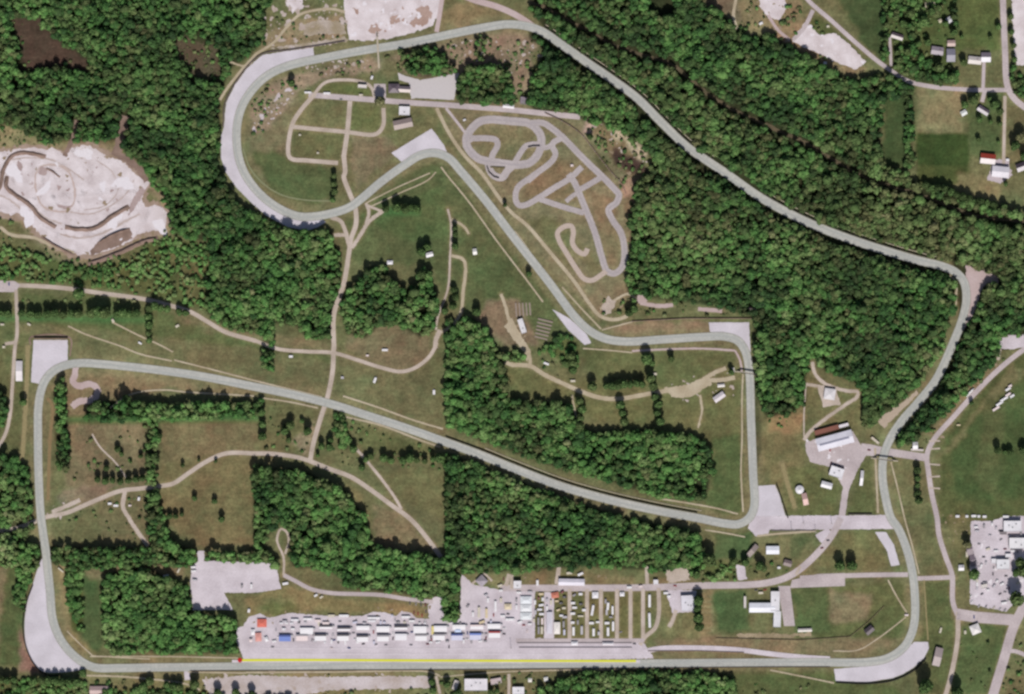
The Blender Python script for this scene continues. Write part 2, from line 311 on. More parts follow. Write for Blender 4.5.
# fields
F = [
 (rect(-60,300,40,470),(92,98,66)), ([(0,287),(60,290),(150,300),(190,312),(250,340),(330,352),(430,370),(446,440),(330,400),(250,384),(150,366),(68,350),(68,340),(20,335)],(100,100,70)),
 ([(20,292),(150,303),(200,330),(330,355),(330,362),(240,346),(150,335),(20,320)],(86,98,64)),
 ([(170,318),(260,330),(330,345),(330,352),(250,340)],(112,100,72)),
 ([(355,325),(400,322),(432,335),(430,360),(400,372),(360,358),(345,345)],(108,98,72)),
 (rect(66,420,148,488),(106,95,70)), ([(160,420),(256,420),(256,545),(200,545),(160,520)],(104,94,66)),
 ([(160,462),(205,455),(256,457),(256,545),(200,545),(160,520)],(100,92,62)),
 ([(55,370),(100,368),(250,390),(256,396),(160,390),(108,400),(80,420),(66,470),(60,420)],(118,103,75)),
 ([(335,215),(420,165),(446,165),(500,240),(560,310),(560,345),(470,320),(440,290),(430,265),(390,262),(350,262)],(84,96,64)),
 ([(360,215),(440,185),(448,215),(448,240),(400,240)],(80,97,62)),
 ([(455,260),(500,255),(530,300),(500,300),(480,300)],(78,92,60)),
 ([(470,320),(490,300),(520,300),(540,345),(505,345)],(112,94,74)),
 ([(505,365),(575,380),(660,388),(720,370),(745,375),(745,520),(712,512),(712,445),(600,420),(560,405),(510,395)],(98,100,66)),
 ([(712,440),(740,430),(743,516),(722,517),(705,506),(714,470)],(80,98,62)),
 ([(580,350),(700,345),(735,352),(730,372),(660,385),(600,390)],(94,102,68)),
 ([(245,110),(300,90),(290,160),(335,165),(335,205),(300,205),(262,185),(246,150)],(104,98,72)),
 ([(252,150),(290,158),(336,166),(336,200),(300,203),(270,190)],(82,98,64)),
 (rect(294,110,345,130),(104,104,72)), (rect(291,132,343,160),(94,100,68)), (rect(350,106,380,130),(96,104,68)), ([(350,136),(384,134),(400,150),(355,190)],(110,98,74)),
 ([(318,82),(365,83),(374,96),(330,95)],(94,104,66)),
 ([(440,95),(590,105),(640,180),(640,290),(600,320),(520,240),(450,130)],(114,106,79)),
 ([(468,125),(535,130),(530,155),(480,155)],(104,96,68)), ([(545,150),(600,175),(585,200),(520,200)],(112,96,70)),
 ([(560,220),(600,260),(600,280),(560,240)],(106,98,68)), ([(590,190),(615,200),(620,270),(605,260)],(114,98,72)),
 ([(520,215),(560,222),(580,275),(560,262)],(100,97,66)),
 ([(600,330),(640,322),(710,322),(710,336),(640,340)],(122,104,80)),
 ([(439,8),(470,2),(512,16),(508,22),(440,32)],(116,102,72)),
 ([(262,35),(300,20),(345,14),(346,40),(262,52)],(124,110,84)),
 (rect(918,85,960,134),(118,108,78)), (rect(917,134,968,180),(58,74,40)), ([(917,180),(968,180),(968,172),(958,172),(950,200),(917,190)],(78,92,56)),
 ([(956,170),(1000,180),(1000,205),(955,195)],(112,104,72)),
 (rect(884,84,909,168),(54,74,44)), ([(812,-40),(886,-40),(886,66),(870,50)],(62,80,50)), (rect(955,-40,1000,50),(86,100,60)), (rect(885,-40,955,85),(74,92,54)), (rect(968,90,1003,155),(80,96,62)),
 ([(1003,100),(1030,112),(1030,160),(1003,163)],(98,96,66)),
 ([(758,340),(806,372),(806,440),(800,515),(785,515),(768,470),(758,480)],(104,98,66)), (rect(768,415,804,432),(134,112,78)),
 ([(806,375),(862,388),(862,410),(855,432),(806,440)],(96,98,66)),
 ([(810,465),(840,490),(838,516),(790,516),(780,470)],(90,98,64)), ([(862,460),(880,458),(890,516),(848,516)],(92,100,66)),
 ([(940,445),(1000,365),(1050,335),(1050,520),(940,525)],(78,90,56)), ([(945,440),(1000,400),(1030,420),(1030,500),(960,500)],(70,88,54)),
 ([(932,460),(970,420),(1010,365),(1030,370),(985,410),(950,450)],(104,98,68)),([(975,480),(985,400),(1005,400),(1000,500)],(82,92,60)),
 ([(945,518),(985,518),(990,540),(970,545),(958,562)],(102,98,66)),
 ([(795,588),(905,582),(912,640),(870,655),(792,650)],(86,96,62)), ([(830,590),(872,592),(868,620),(830,625)],(114,102,76)), ([(792,588),(828,588),(828,632),(794,632)],(80,96,62)),
 ([(818,560),(845,530),(880,532),(890,570),(820,570)],(106,102,68)),
 (rect(700,590,712,640),(128,110,78)), ([(714,593),(745,592),(750,630),(718,632)],(72,94,60)), ([(650,640),(720,636),(790,636),(910,640),(870,656),(660,652)],(114,100,74)),
 ([(918,580),(950,580),(955,620),(950,694),(925,694),(930,640),(918,640)],(84,96,62)), ([(960,625),(1010,622),(990,694),(952,694)],(78,94,60)),
 ([(640,668),(830,668),(900,690),(920,720),(640,720)],(82,95,60)),
 ([(715,525),(750,530),(750,560),(712,560)],(72,94,60)), ([(757,535),(815,533),(800,565),(757,570)],(112,106,74)),([(792,538),(812,535),(800,560),(790,560)],(86,96,66)),
 ([(705,562),(800,562),(790,578),(700,582)],(90,98,66)),
 ([(245,600),(285,585),(330,598),(430,606),(428,616),(290,612),(250,625)],(118,104,70)), ([(262,605),(290,600),(300,612),(270,618)],(96,98,62)),
 ([(462,575),(512,572),(700,578),(700,586),(512,588)],(110,98,68)), (rect(515,592,650,640),(96,94,60)),
 ([(660,595),(700,595),(700,640),(655,640)],(106,102,70)),
 ([(82,566),(100,566),(103,655),(92,652),(82,635)],(70,92,58)), (rect(84,563,185,578),(110,96,70)),([(52,570),(70,580),(72,630),(95,655),(75,650)],(120,108,72)),
 (rect(-60,565,18,660),(106,96,70)), ([(8,565),(26,560),(24,640),(36,670),(0,665),(2,600)],(76,92,58)), ([(18,620),(28,650),(45,676),(20,670)],(124,96,82)),
 (rect(90,671,420,700),(112,106,72)), (rect(60,545,72,640),(126,112,80)),
 ([(352,460),(372,466),(446,462),(446,558),(430,545),(400,505)],(92,94,66)), ([(370,470),(446,468),(446,520),(400,500)],(98,100,68)), ([(374,505),(400,512),(440,550),(372,550)],(112,98,72)),([(355,420),(446,445),(446,460),(360,450)],(90,97,64)),
 ([(262,400),(322,405),(312,455),(262,450)],(98,100,68)), ([(290,440),(318,420),(308,458)],(130,116,92)),
 ([(330,480),(360,490),(372,525),(350,500),(330,490)],(112,104,70)),
 (rect(100,492,158,542),(100,96,68)), ([(60,490),(118,484),(100,500),(60,515)],(112,98,78)),
 ([(125,245),(152,242),(165,262),(120,278),(95,275)],(96,96,64)), ([(165,240),(205,250),(205,305),(185,300),(170,270)],(122,98,72)), ([(0,215),(30,215),(40,235),(20,245),(0,245)],(90,92,62)),
 ([(10,18),(40,18),(62,45),(88,58),(92,74),(60,66),(40,70),(18,74),(22,50)],(68,54,44)), ([(175,35),(195,38),(220,48),(222,82),(190,80),(188,70),(175,58)],(80,70,54)),
 ([(580,118),(600,125),(640,150),(645,175),(634,185),(620,170),(600,145)],(116,98,72)), ([(594,150),(612,160),(600,190)],(92,90,62)), ([(622,178),(634,180),(634,200),(624,200)],(150,118,98)), ([(586,118),(596,124),(592,136),(584,132)],(160,136,122)), ([(605,128),(625,130),(648,152),(640,160),(625,142)],(168,150,126)), ([(612,150),(640,160),(650,175),(625,172)],(64,48,42)),  # the darkest polygon is deep shade painted into the ground colour
 ([(622,200),(636,190),(636,300),(628,290),(632,240)],(112,94,70)),
 ([(735,0),(800,0),(800,30),(840,50),(870,70),(850,76),(800,56),(770,35),(740,32)],(120,104,76)), ([(805,25),(835,33),(866,62),(830,58)],(92,96,62)), ([(805,18),(822,16),(835,34),(818,38)],(76,92,54)), ([(700,-20),(735,-20),(740,20),(706,5)],(98,88,68)),
 ([(490,25),(540,36),(530,60),(535,90),(505,100),(450,80),(400,72),(380,60)],(128,108,88)), ([(382,58),(420,62),(400,72),(384,80)],(104,100,70)),
 ([(245,100),(270,80),(340,62),(380,56),(380,70),(330,78),(300,90),(270,125),(255,135)],(130,112,92)),
 ([(980,290),(995,285),(998,300),(985,318)],(140,120,92)),
 ([(912,425),(930,430),(990,360),(1000,365),(935,440)],(118,100,74)),
]
WOODS = []
def wood(poly, n): WOODS.append((poly, n))
# ------------------------------------------------------------------ quarry, lots, gravel (bottom layers first)
QB = [(-60,208),(-60,149),(0,149),(25,145),(46,146),(64,152),(70,144),(90,141),(110,152),(124,156),(136,168),(152,182),(148,192),(146,200),(158,201),(170,210),(171,222),(162,235),(140,238),(108,257),(90,260),(70,258),(40,243),(22,222),(8,220),(-20,214)]
sheet('quarry_rim', QB, mat('quarry_rim', (168,148,136), .16, scale=.3, rgb2=(146,126,108)), 1.3)
sheet('quarry', [(-60,205),(-60,152),(0,152),(10,149.5),(25,148),(46,149),(52,147),(65,155),(70,148),(80,147),(88,145),(98,151),(109,157),(121,161),(130,169),(139,177),(149,183),(144,192),(141,199),(146,207),(157,205),(165,210),(167,218),(165,227),(158,231),(151,231),(138,234),(132,240),(105,252),(92,255),(77,254),(58,247),(44,238),(32,226),(26,215),(16,214),(10,216),(0,211)], M_QUAR, 0.7)
for hp, hw_ in (([(12,160),(22,158),(38,158),(52,160),(70,170),(84,180)],1.6), ([(70,212),(90,214),(110,206),(126,194),(134,180)],1.4), ([(18,196),(32,206),(46,218),(62,224)],2), ([(96,160),(112,172),(118,190),(104,206),(84,210)],1.2), ([(60,234),(80,238),(100,234),(124,222),(140,214)],2.2), ([(-20,200),(0,196),(10,200),(24,212)],2)):
    ribbon('haul_road', hp, hw_, mat('haul_track', (192,178,174), .15, rgb2=(176,160,154)), ragged=.6, mask=False)
ribbon('haul_road', [(55,165),(67,170),(74,185),(74,202),(66,211),(54,211),(42,205),(36,190),(36,174),(42,166)], 2.2, mat('haul_road', (190,172,166), .1), closed=True, ragged=.6, mask=False)
sheet('quarry_spoil', [(90,250),(98,242),(115,233),(130,228),(132,238),(118,246),(105,251),(92,255)], M_QBRN, .6)
for p in ([(56,184),(62,186),(58,190)], [(40,166),(48,168),(46,176),(38,174)], [(18,160),(22,164),(20,178),(15,172)], [(55,203),(66,206),(73,206),(66,209),(57,207)], [(140,186),(146,190),(140,200),(134,210),(128,216),(132,200)]):
    sheet('quarry_spoil', p, mat('dusty_spoil', (176,158,156), .15, rgb2=(160,140,138)), .5, mask=False)
for p, w in (([(64,156),(69,147),(74,136),(77,120)],5), ([(126,116),(122,133),(119,142),(117,152)],8), ([(112,152),(124,157),(136,166),(147,181)],7)):
    ribbon('spoil_bank', p, w, M_QBRN, ragged=.35)
sheet('quarry_yard', [(342.5,-60),(439,-60),(440,10),(433,25),(420,31),(404,35),(385,39),(365,41),(349,40),(347,25),(344,8)], M_QUAR, .5)
for p in ([(392,16),(398,15),(400,21),(394,24),(388,22)], [(370,27),(378,24),(382,29),(374,34),(369,32)], [(416,8),(428,6),(432,14),(426,24),(414,27),(408,24),(418,16)], [(352,8),(358,9),(358,15)]):
    sheet('quarry_spoil', p, mat('brown_spoil', (176,152,142), .16, rgb2=(160,132,120)), .8, mask=False)
sheet('quarry_yard', [(289,-20),(301,-20),(303,8),(292,12),(286,4)], M_QUAR, .6)
sheet('quarry_yard', [(300,26),(320,20),(344,22),(346,34),(325,34),(305,36)], mat('thin_rubble', (184,172,164), .15, rgb2=(150,136,112)), .8)
sheet('quarry_yard', [(270,48),(300,44),(346,37),(349,41),(320,46),(295,49)], mat('thin_rubble', (184,172,164)), .6)
sheet('quarry_lot', [(792,41),(805.6,22),(820.6,36),(834,32.6),(850,45),(866,61.4),(856,70),(842,64),(828,57.6),(808,49)], M_QUAR, .4)
sheet('gravel_yard', [(758,-30),(784,-30),(786,8),(779,20),(768,18),(760,6)], M_QUAR, .5)
sheet('gravel_yard', [(1011,-30),(1060,-30),(1060,66),(1016,65),(1013,30)], M_QUAR, .5)
sheet('gravel_yard', [(995,160),(1008,158),(1012,175),(1000,184),(988,180),(990,168)], mat('farm_yard', (188,176,182), .1), .5)
sheet('parking_lot', [(191.7,567),(198,561),(197,551),(204,551),(204,561),(256,562.4),(276,564),(281,589),(256,592.7),(224,592.7),(233,610),(193,610),(190.5,582.7)], M_PIT, .25)
sheet('parking_lot', [(397.6,72.7),(408,77),(420,80),(438,77),(459,72.7),(454,100),(416.4,98),(411,99),(409,82.7),(399,80)], mat('fresh_gravel', (196,190,192), .05), .2)
sheet('gravel_lot', [(817,384.6),(835.7,388),(840.7,404.6),(823,407)], M_PATH, .3)
sheet('parking_lot', [(805.6,442),(830,436),(853,431),(861,446),(878,446),(878,456),(866,456),(858,469),(849,490),(844.5,520),(838,520),(843,487),(831,467),(818,464),(810.6,462),(806,452)], M_LAV, .25)
sheet('parking_lot', [(971,521),(992,521),(1005,516),(1060,516),(1060,600),(1012,606),(1006,612),(990,608),(970,604),(970,570)], M_PIT, .3)
sheet('paddock', [(237,628),(243,626),(249,617),(260,613),(268,618),(290,613),(330,616),(362,616),(372,612),(384,612),(396,616),(402,611),(412,613),(416,618),(429,619),(428,606),(433,598),(443,594),(444,618.5),(460,619),(461,575),(464,576),(474,585),(485,587),(500,590),(516,588),(516,638),(640,640),(648,648),(654,658.5),(512,661),(244,661),(241,653),(236,640)], M_PIT, .3)
sheet('paddock', rect(515,590,535,640), M_PIT, .2); sheet('paddock', rect(544,592,554,640), mat('pit_concrete', (0,0,0)), .2)
sheet('access_road', [(752,516),(840,515.5),(891,515),(899,529),(842,529.5),(770,529.5),(768,535),(756,536),(748,528)], M_PIT, .2)
sheet('gravel_lot', [(665,570),(676,566),(688,570),(690,580),(668,584)], M_PATH, .5)
sheet('gravel_lot', [(666,590),(696,590),(696,612),(672,613)], M_PIT, .4)
sheet('gravel_lot', [(736,565),(745,566),(747,580),(738,580)], M_PIT, .4)
sheet('gravel_lot', [(815,535),(828,528),(834,534),(824,546)], M_PIT, .4)
sheet('dirt_patch', [(736,634),(750,633),(790,634),(812,632),(812,636),(780,638),(740,638)], mat('gravel_patch', (164,148,124), .2, rgb2=(120,108,78)), .6)
sheet('gravel_lot', [(202,679),(250,675),(300,677),(430,676),(432,688),(330,690),(300,696),(210,696)], mat('old_gravel', (202,192,194), .12, rgb2=(176,162,156)), .5)
sheet('parking_lot', rect(374,84,386,101), M_LAV, .2); sheet('parking_lot', [(818,574),(845,573),(845,586),(790,588),(792,580)], M_LAV)
sheet('access_road', [(778,586),(790,586),(795,626),(784,626)], M_LAV)
def blotches(name, poly, n, m, rmin=.6, rmax=3.2, seed=1):
    r_ = random.Random(seed); x0, x1 = min(q[0] for q in poly), max(q[0] for q in poly); y0, y1 = min(q[1] for q in poly), max(q[1] for q in poly)
    mb = MB(); done = 0; tries = 0; LAYER[0] += .0012; put = []
    while done < n and tries < n*30:
        tries += 1; x, y = r_.uniform(x0, x1), r_.uniform(y0, y1)
        if not bool(inpoly(np.array([x]), np.array([y]), poly)[0]): continue
        rr = rmin+(rmax-rmin)*r_.random()**2; k = 13
        if any((x-a)**2+(y-b)**2 < (1.6*(rr+c))**2*.82 for a, b, c in put): continue
        put.append((x, y, rr)); a0 = r_.uniform(0, 6.28); el = r_.uniform(.55, 1)
        ph = [r_.uniform(0, 6.28) for _ in range(3)]; vs = []
        for i in range(k):
            a = 2*math.pi*i/k; q = rr*(1+.3*math.sin(2*a+ph[0])+.22*math.sin(3*a+ph[1])+.15*math.sin(5*a+ph[2])); u, v = q*math.cos(a), q*el*math.sin(a)
            vs.append(W((x+u*math.cos(a0)-v*math.sin(a0), y+u*math.sin(a0)+v*math.cos(a0)), LAYER[0]))
        mb.add(vs, [tuple(range(k))]); done += 1
    o = mb.build(name, m)
    if o.data.polygons[0].normal.z < 0: o.data.flip_normals()
    return tag(o, None, None, None, 'structure')
M_RUBB = mat('rubble', (196, 184, 182), .14, scale=.3, rgb2=(168, 152, 140)); M_DUST = mat('dusty_soil', (160, 142, 122), .15, scale=.3, rgb2=(136, 120, 96))
BL = [([(264,8),(300,-5),(344,0),(346,44),(290,50),(262,46)], 60, M_RUBB, 5), ([(288,88),(294,94),(282,112),(266,130),(252,137),(248,128),(262,108),(276,94)], 24, mat('pale_outcrop', (206,196,202), .1, rgb2=(184,172,172)), 4), ([(300,66),(330,60),(368,58),(368,68),(330,74),(304,76)], 22, M_RUBB, 2.6), ([(440,44),(470,38),(505,42),(540,38),(540,56),(508,76),(492,62),(478,62),(450,52)], 30, M_RUBB, 3), ([(528,44),(544,44),(536,100),(528,98)], 10, M_DUST, 2.4), ([(580,116),(600,122),(640,148),(648,164),(630,160),(600,140)], 18, M_RUBB, 3), ([(610,150),(640,180),(638,230),(622,200)], 12, M_DUST, 2.6), ([(0,150),(60,140),(90,140),(140,170),(172,210),(168,232),(100,260),(60,256),(20,222),(-20,214)], 46, M_DUST, 2.6), ([(0,152),(60,150),(90,146),(140,178),(166,212),(160,230),(100,252),(60,246),(20,214)], 14, mat('bright_limestone', (224,218,224), .08), 9), ([(20,160),(120,165),(140,190),(110,240),(60,240),(20,210)], 26, mat('dusty_spoil', (176,158,156)), 2.2), ([(350,0),(436,0),(430,24),(352,38)], 26, mat('bright_limestone', (0,0,0)), 4), ([(380,2),(436,4),(428,24),(376,34)], 14, mat('brown_spoil', (0,0,0)), 2), ([(664,384),(735,366),(735,400),(690,410)], 16, M_RUBB, 2.4), ([(735,0),(795,5),(800,50),(745,34)], 18, M_DUST, 3), ([(792,36),(806,22),(866,60),(850,72)], 16, mat('bright_limestone', (0,0,0)), 3.4), ([(240,612),(430,606),(430,616),(250,624)], 20, M_DUST, 1.8), ([(462,576),(650,576),(650,586),(500,588)], 16, M_DUST, 1.6), ([(200,672),(430,670),(432,692),(205,694)], 34, M_RUBB, 3), ([(500,318),(534,330),(532,352),(505,350)], 14, M_DUST, 2.4), ([(590,288),(645,292),(640,316),(600,318)], 16, M_DUST, 2.4), ([(930,430),(1000,355),(1008,362),(940,440)], 16, M_DUST, 2), ([(930,510),(972,518),(970,560),(945,555)], 14, M_DUST, 1.8), ([(975,525),(1024,518),(1024,600),(975,600)], 24, mat('bright_limestone', (0,0,0)), 3), ([(806,440),(850,434),(845,510),(835,470)], 14, mat('bright_limestone', (0,0,0)), 2.4), ([(52,505),(80,498),(80,514),(45,520)], 8, M_RUBB, 2), ([(970,262),(1000,274),(990,300),(970,330)], 14, M_RUBB, 2)]
for i, (q, n_, m_, r_) in enumerate(BL): blotches('gravel_patches', q, n_, m_, .6, r_, i)
# gravel traps
M = M_GRAV
GR = [([(43,558),(38,568),(32.6,585),(27,604),(24.5,625),(26,644),(30,658),(36,667),(45,672),(60,672.5),(80,670),(95,666),(75,656),(61,640),(53,620),(48,590)],1),
 ([(33.5,340),(67.7,340),(67.7,364),(50,372),(40,384),(31,382)],0), ([(834,669),(868,666),(888,661),(903,652),(914,642),(928,642),(929,648),(924,658),(913,668),(903,674),(893,678),(868,682),(835.7,681)],0),
 ([(875,532),(886,532),(894,545),(899.6,565),(891,566),(887,551)],0), ([(754,486),(775,485),(779,494),(785.5,516),(754,516)],0), ([(708.8,322.4),(749,322.4),(750.5,352),(738,341),(725,335),(710,331.5)],0),
 ([(552,309),(560,313),(570,319),(587,334.5),(591,343),(584.7,345),(576,337),(569,330.8)],0), ([(391.4,153),(431.5,128.5),(444,145),(450,160),(434,154),(421,155),(404,164)],0)]
for p, c in GR: sheet('gravel_trap', p, M, 0.12 if not c else 0.0, curve=bool(c))
sheet('gravel_trap', [(224,126.5),(226,103),(235,85),(247.6,67.6),(262.6,55),(287.7,51),(313.4,47.5),(314,56),(303,62),(270,74),(247,97),(238,125),(238,158),(256,190),(286,212),(317,216),(326,222),(318,227),(307,230.7),(288,227),(267,216),(251.5,203),(236,187),(225.6,172),(221,158),(221.2,137)], M_GRAV, .15)
sheet('gravel_trap', [(966,265),(975,268),(998.6,277),(999,284),(986,285),(981,290),(978,302),(972,317),(963,330),(958,332),(966,299)], M_PINK, .4)
sheet('gravel_trap', [(878,422),(883,414.6),(900,404),(916,391),(918,394),(900,412),(884,428.5)], mat('sandy_gravel', (178,162,146), .12), .4)
ribbon('dirt_track', [(75.5,366),(75,375),(73,382),(80,386),(90,384),(97,389),(96,396),(88,401),(80,401),(72,407)], 6.5, M_PINK, ragged=.25)

# ------------------------------------------------------------------ paths and roads
def road(p, w, m=None, name='road', **k): return ribbon(name, p, w, m or M_LAV, **k)
def path(p, w, m=None, name='path', ragged=.18): return ribbon(name, p, w, m or M_PATH, ragged=ragged)
road([(256,341),(225.6,332),(208,322),(190.6,312),(170.5,305.6),(145.4,299.4),(100,293),(62.7,288),(25,285.6),(-60,285)], 4.2, M_PATH)
road([(435.3,347),(429,357),(416.5,367),(401.5,371.6),(381.4,367.6),(356,359.5),(333.7,353),(306,351.5),(278.6,349),(256,341)], 3.6, M_PATH)
sheet('road', [(-40,280),(14,281),(20,285),(16,292),(-40,292)], M_LAV, .2)
road([(16,290),(17,334),(15,347),(12.5,384.6),(10,415),(5,435),(-6,452),(-30,480)], 3.4, M_PATH)
path([(5,344),(16.5,342)], 3)
road([(333.7,347),(332.5,372),(327.5,397),(321,417),(313.7,442),(310,461)], 4.6, M_PATH)
road([(310,461),(296,457),(268.5,453.5),(256,453.5),(225.6,453.5),(205.6,462),(188,473.6),(173,483.6),(160.4,486),(140,488.6),(120,491),(100,498.6),(82.7,506),(67.7,512.4),(45,517.5),(32.6,522.5),(12.5,529),(-40,533)], 4.2, M_PATH)
path([(52,512),(62,508),(80,500)], 4)
path([(125,491),(123,507),(130,520),(136.6,530),(148,546)], 4)
path([(126.6,478),(115,462),(100,447),(92,434)], 1.6)
road([(310,461),(328.7,468.6),(351,477),(371,490),(391.4,505),(411.4,520),(426.5,537.5),(441,557)], 4.4, M_PATH)
path([(356,448.5),(371,466),(391.4,492.4),(401.5,509)], 2.8)
road([(283.6,575),(293.6,580),(311,589),(331,593),(356,594),(381,595),(406.5,599),(433,602)], 4)
path([(283.6,575),(283.6,557.6),(277,540),(281,529),(287,532.5),(288.6,542.6),(285,554)], 2.2)
road([(343.7,155),(345,173),(343.7,176),(350,194),(355,206.6),(356,224),(351,239),(348.8,254),(343.7,284),(334,314),(334,349)], 4.6, M_PATH)
path([(331,217),(341,221.6),(346,234),(350,248)], 4); path([(334,235),(346,235)], 3.4)
path([(384,210),(369,221.6),(361,234),(352,248)], 3.6); path([(366,203),(369,212),(366,224)], 3); path([(366,205),(381,211)],2.4)
path([(447.8,209),(451,224),(450,256.7),(447.8,289),(437.8,317),(436,330)], 2.1); path([(451.6,219),(464,226.6),(469,234)], 2.4, M_SAND)
path([(451.6,255.5),(464,260.5),(462.9,294),(460.4,314),(450,327),(436,334.5)], 3.2, M_SAND); path([(440,330),(436,340),(435.3,348)], 4.5)
path([(501,294),(505,305),(509,320),(513,330)], 3.2, M_SAND); sheet('dirt_patch', [(504,326),(512,318),(516,326),(527,345),(531,352),(527,362),(524,352),(514,340)], M_SAND, .4)
path([(527,350),(530,358),(530,367)], 3.4, M_SAND)
road([(505,362),(512,364.6),(530,366),(545,375),(562,383),(580,391),(597,397),(617,399),(642,395),(665,391),(690,388),(704,381),(722,380),(735,377.5)], 4.2, M_SAND, ragged=.12)
path([(700,382),(712,374),(726,368)], 4, M_SAND); path([(572,395),(575,412),(579,428)], 1.8, M_SAND); path([(700,395),(702,410),(698,428)], 2, M_SAND, ragged=.5)
sheet('dirt_patch', [(664,388),(690,384),(706,376),(712,384),(700,390),(690,398),(672,397)], M_SAND, .7)
path([(735,350.5),(700,348.5),(660,349.5),(632,351)], 2, M_PINK); path([(735,350.5),(740,360),(742,372)], 2, M_PINK)
path([(583,348.5),(605,350),(632,352.5)], 1.4, M_SAND)
# carousel infield
road([(308.6,95),(331,96.5),(376,100),(411.4,102.8),(446.5,105),(480,107.5),(512,110),(549.6,114),(580,117)], 5.4)
road([(315,94),(301,110),(292,125),(288.6,155.4),(292,159),(306,160.4),(338,163)], 4.2, M_PATH); road([(291,126.6),(343.7,131.6),(376,134),(383,126),(383.5,108)], 4, M_PATH)
road([(350,101),(347.5,130),(343.7,157)], 4.6, M_PATH); road([(313,96),(323,84),(332,80.5),(361,81.5),(371,87),(375,98)], 3, M_PATH)
path([(436.5,108),(449,133),(464,155),(481.6,173),(500,199),(512,213),(527,225.4),(549.6,251.7),(574.7,282),(589.7,304),(599.7,315.6),(612,319.5),(625,317),(635,309)], 3.4, M_SAND, ragged=.08)
path([(600,309),(612,302),(620,297),(628,294),(638,300),(645,305)], 2.4, M_SAND); path([(640,303),(660,306),(673,305)], 4, M_PINK); sheet('dirt_patch', [(638,295),(645,293),(648,300),(643,304),(637,302)], M_PINK, .4)
sheet('dirt_patch', [(608,296),(616,302),(612,312),(604,316),(602,306)], M_PATH, .7)
path([(698,309),(722,311)], 4, M_PINK); path([(746,308),(757,310)], 3, M_PINK)
road([(446,108),(460,126),(472,142)], 2.6)
# upper north roads
road([(256,54),(273.5,42.6),(288.6,25),(301,14),(331,9),(345,12)], 2.6, M_SAND); path([(230,62),(245,66),(252,62)], 2, M_SAND); path([(220,100),(226,90),(240,72),(256,54)], 2.6, M_SAND)
road([(436.5,32),(440,12),(446,-30)], 4.4, M_PINK); road([(460,-6),(474,0),(495,6),(512,13),(524,20),(534,27)], 6, M_PINK)
road([(790,-25),(808,0),(830.7,20),(855.7,42.6),(878,61.4),(888,68.5),(908,81),(931,86.5),(968.5,89.7),(1007,90)], 4.2)
road([(1002.4,-40),(1003,0),(1005,50),(1007.4,86),(1013.6,97.8),(1026,108),(1060,125)], 6); road([(1005,96),(1004.5,120),(1003.6,165)], 3.2, M_PATH)
road([(889.6,36),(890.5,50),(891,66)], 2.8); road([(984,60),(983.5,75),(983,89)], 3.4); road([(985,90),(982,102)], 4)
road([(793,40),(804,28),(813,10)], 4); road([(768,15),(778,30),(790,40)], 3, M_PINK); road([(737,-20),(735.7,0),(733.5,15.6),(737,29)], 3, M_SAND)
ribbon('railway_bed', [(530,2),(549.6,10),(577,25),(612,44),(640,54),(672.5,65),(700,88),(725,105),(768,126),(806,143),(856,173),(890,186),(918.4,194),(943.5,204),(973.5,215),(1010,220),(1060,224)], 3.6, M_RAIL, ragged=.5)
RIB[-1] = (RIB[-1][0], 3.2, 'road', False)
# east
road([(1060,330),(1024,349.5),(998.6,369.6),(976,392),(953.5,417),(933.5,440),(927,455),(928.5,472),(932,495),(937,517.5),(939,535),(946,557.6),(952,575),(953,602.7),(959,618)], 5)
road([(958,612),(957.5,640),(951,675.5),(944,700),(930,740)], 4.6, M_PATH)
road([(957,614),(975,617),(1013,620)], 11, straight=True); road([(1042,570),(1024,606),(1013.6,627),(1003.6,660),(990,705),(975,760)], 9.5)
road([(1006,652),(1014,651),(1040,662)], 4)
road([(861,447),(872,448.5),(883,451),(908,455),(929,458)], 7.5)
path([(812,362),(815.6,374.6),(824,383),(835,388),(848,391),(858,392),(857,397),(848,403),(828,417),(810.6,431),(804,440)], 3.4); path([(806,384.6),(804,415),(804,437)], 1.4); path([(806,384),(817,386)], 3)
path([(1000,349),(998,360)], 3); sheet('gravel_lot', [(997,340),(1008,335),(1040,335),(1040,345),(1012,349),(1000,349)], M_PIT, .4)
for y in (441, 449, 464, 477, 488): path([(929,y),(940,y+random.uniform(-1,2))], 1.6)
road([(500,588),(570,588),(640,587.6),(700,585.7),(768,582.7),(793,574),(818,552.6),(832,535),(841,518)], 6.6)
road([(800,578),(850,575.5),(880,574.8),(908,574.6)], 4.6); road([(916,578.5),(943.5,577.6),(955,577)], 4.4)
for x in (569.6, 587, 601, 617, 630.5, 643): road([(x,589),(x,640)], 3.8, M_PATH)
road([(658.6,588),(658.6,615),(655,628),(645,637),(640,645)], 4, M_PATH); road([(516,640.5),(644,640.5)], 4, mask=True)
path([(556.5,584),(558.5,572),(559,566)], 4); path([(647,584),(647,575),(646.5,566)], 3.4); path([(676,610),(672,622),(669,627)], 4)
path([(480,586),(484,574),(492,581)],2); path([(472,584),(482,575)],2); path([(506,586),(509,574)],4)
road([(642,652),(660,648.5),(700,648),(740,650),(768,653.5),(800,657),(830,659)], 5, M_PIT)
ribbon('escape_road', [(186.5,668),(187.5,680)], 5.5, M_PIT)
path([(200,690),(186,684),(150,679),(120,676.5),(86,675.5)], 1.8, M_SAND)
path([(800,566),(796,575)], 3); path([(757,536),(775,534),(795,532.5),(816,531)], 2, M_SAND)
path([(782,463),(788,485),(795,508)], 4, mat('faded_path', (146,134,98), .15)); path([(875,448),(876.5,480),(878,513)], 2, M_SAND); path([(891,462),(898,490),(905,520),(912,545),(919,574)], 1.4, M_SAND); path([(924,580),(926,610),(928,640)], 1.4, mat('faded_path', (0,0,0)))
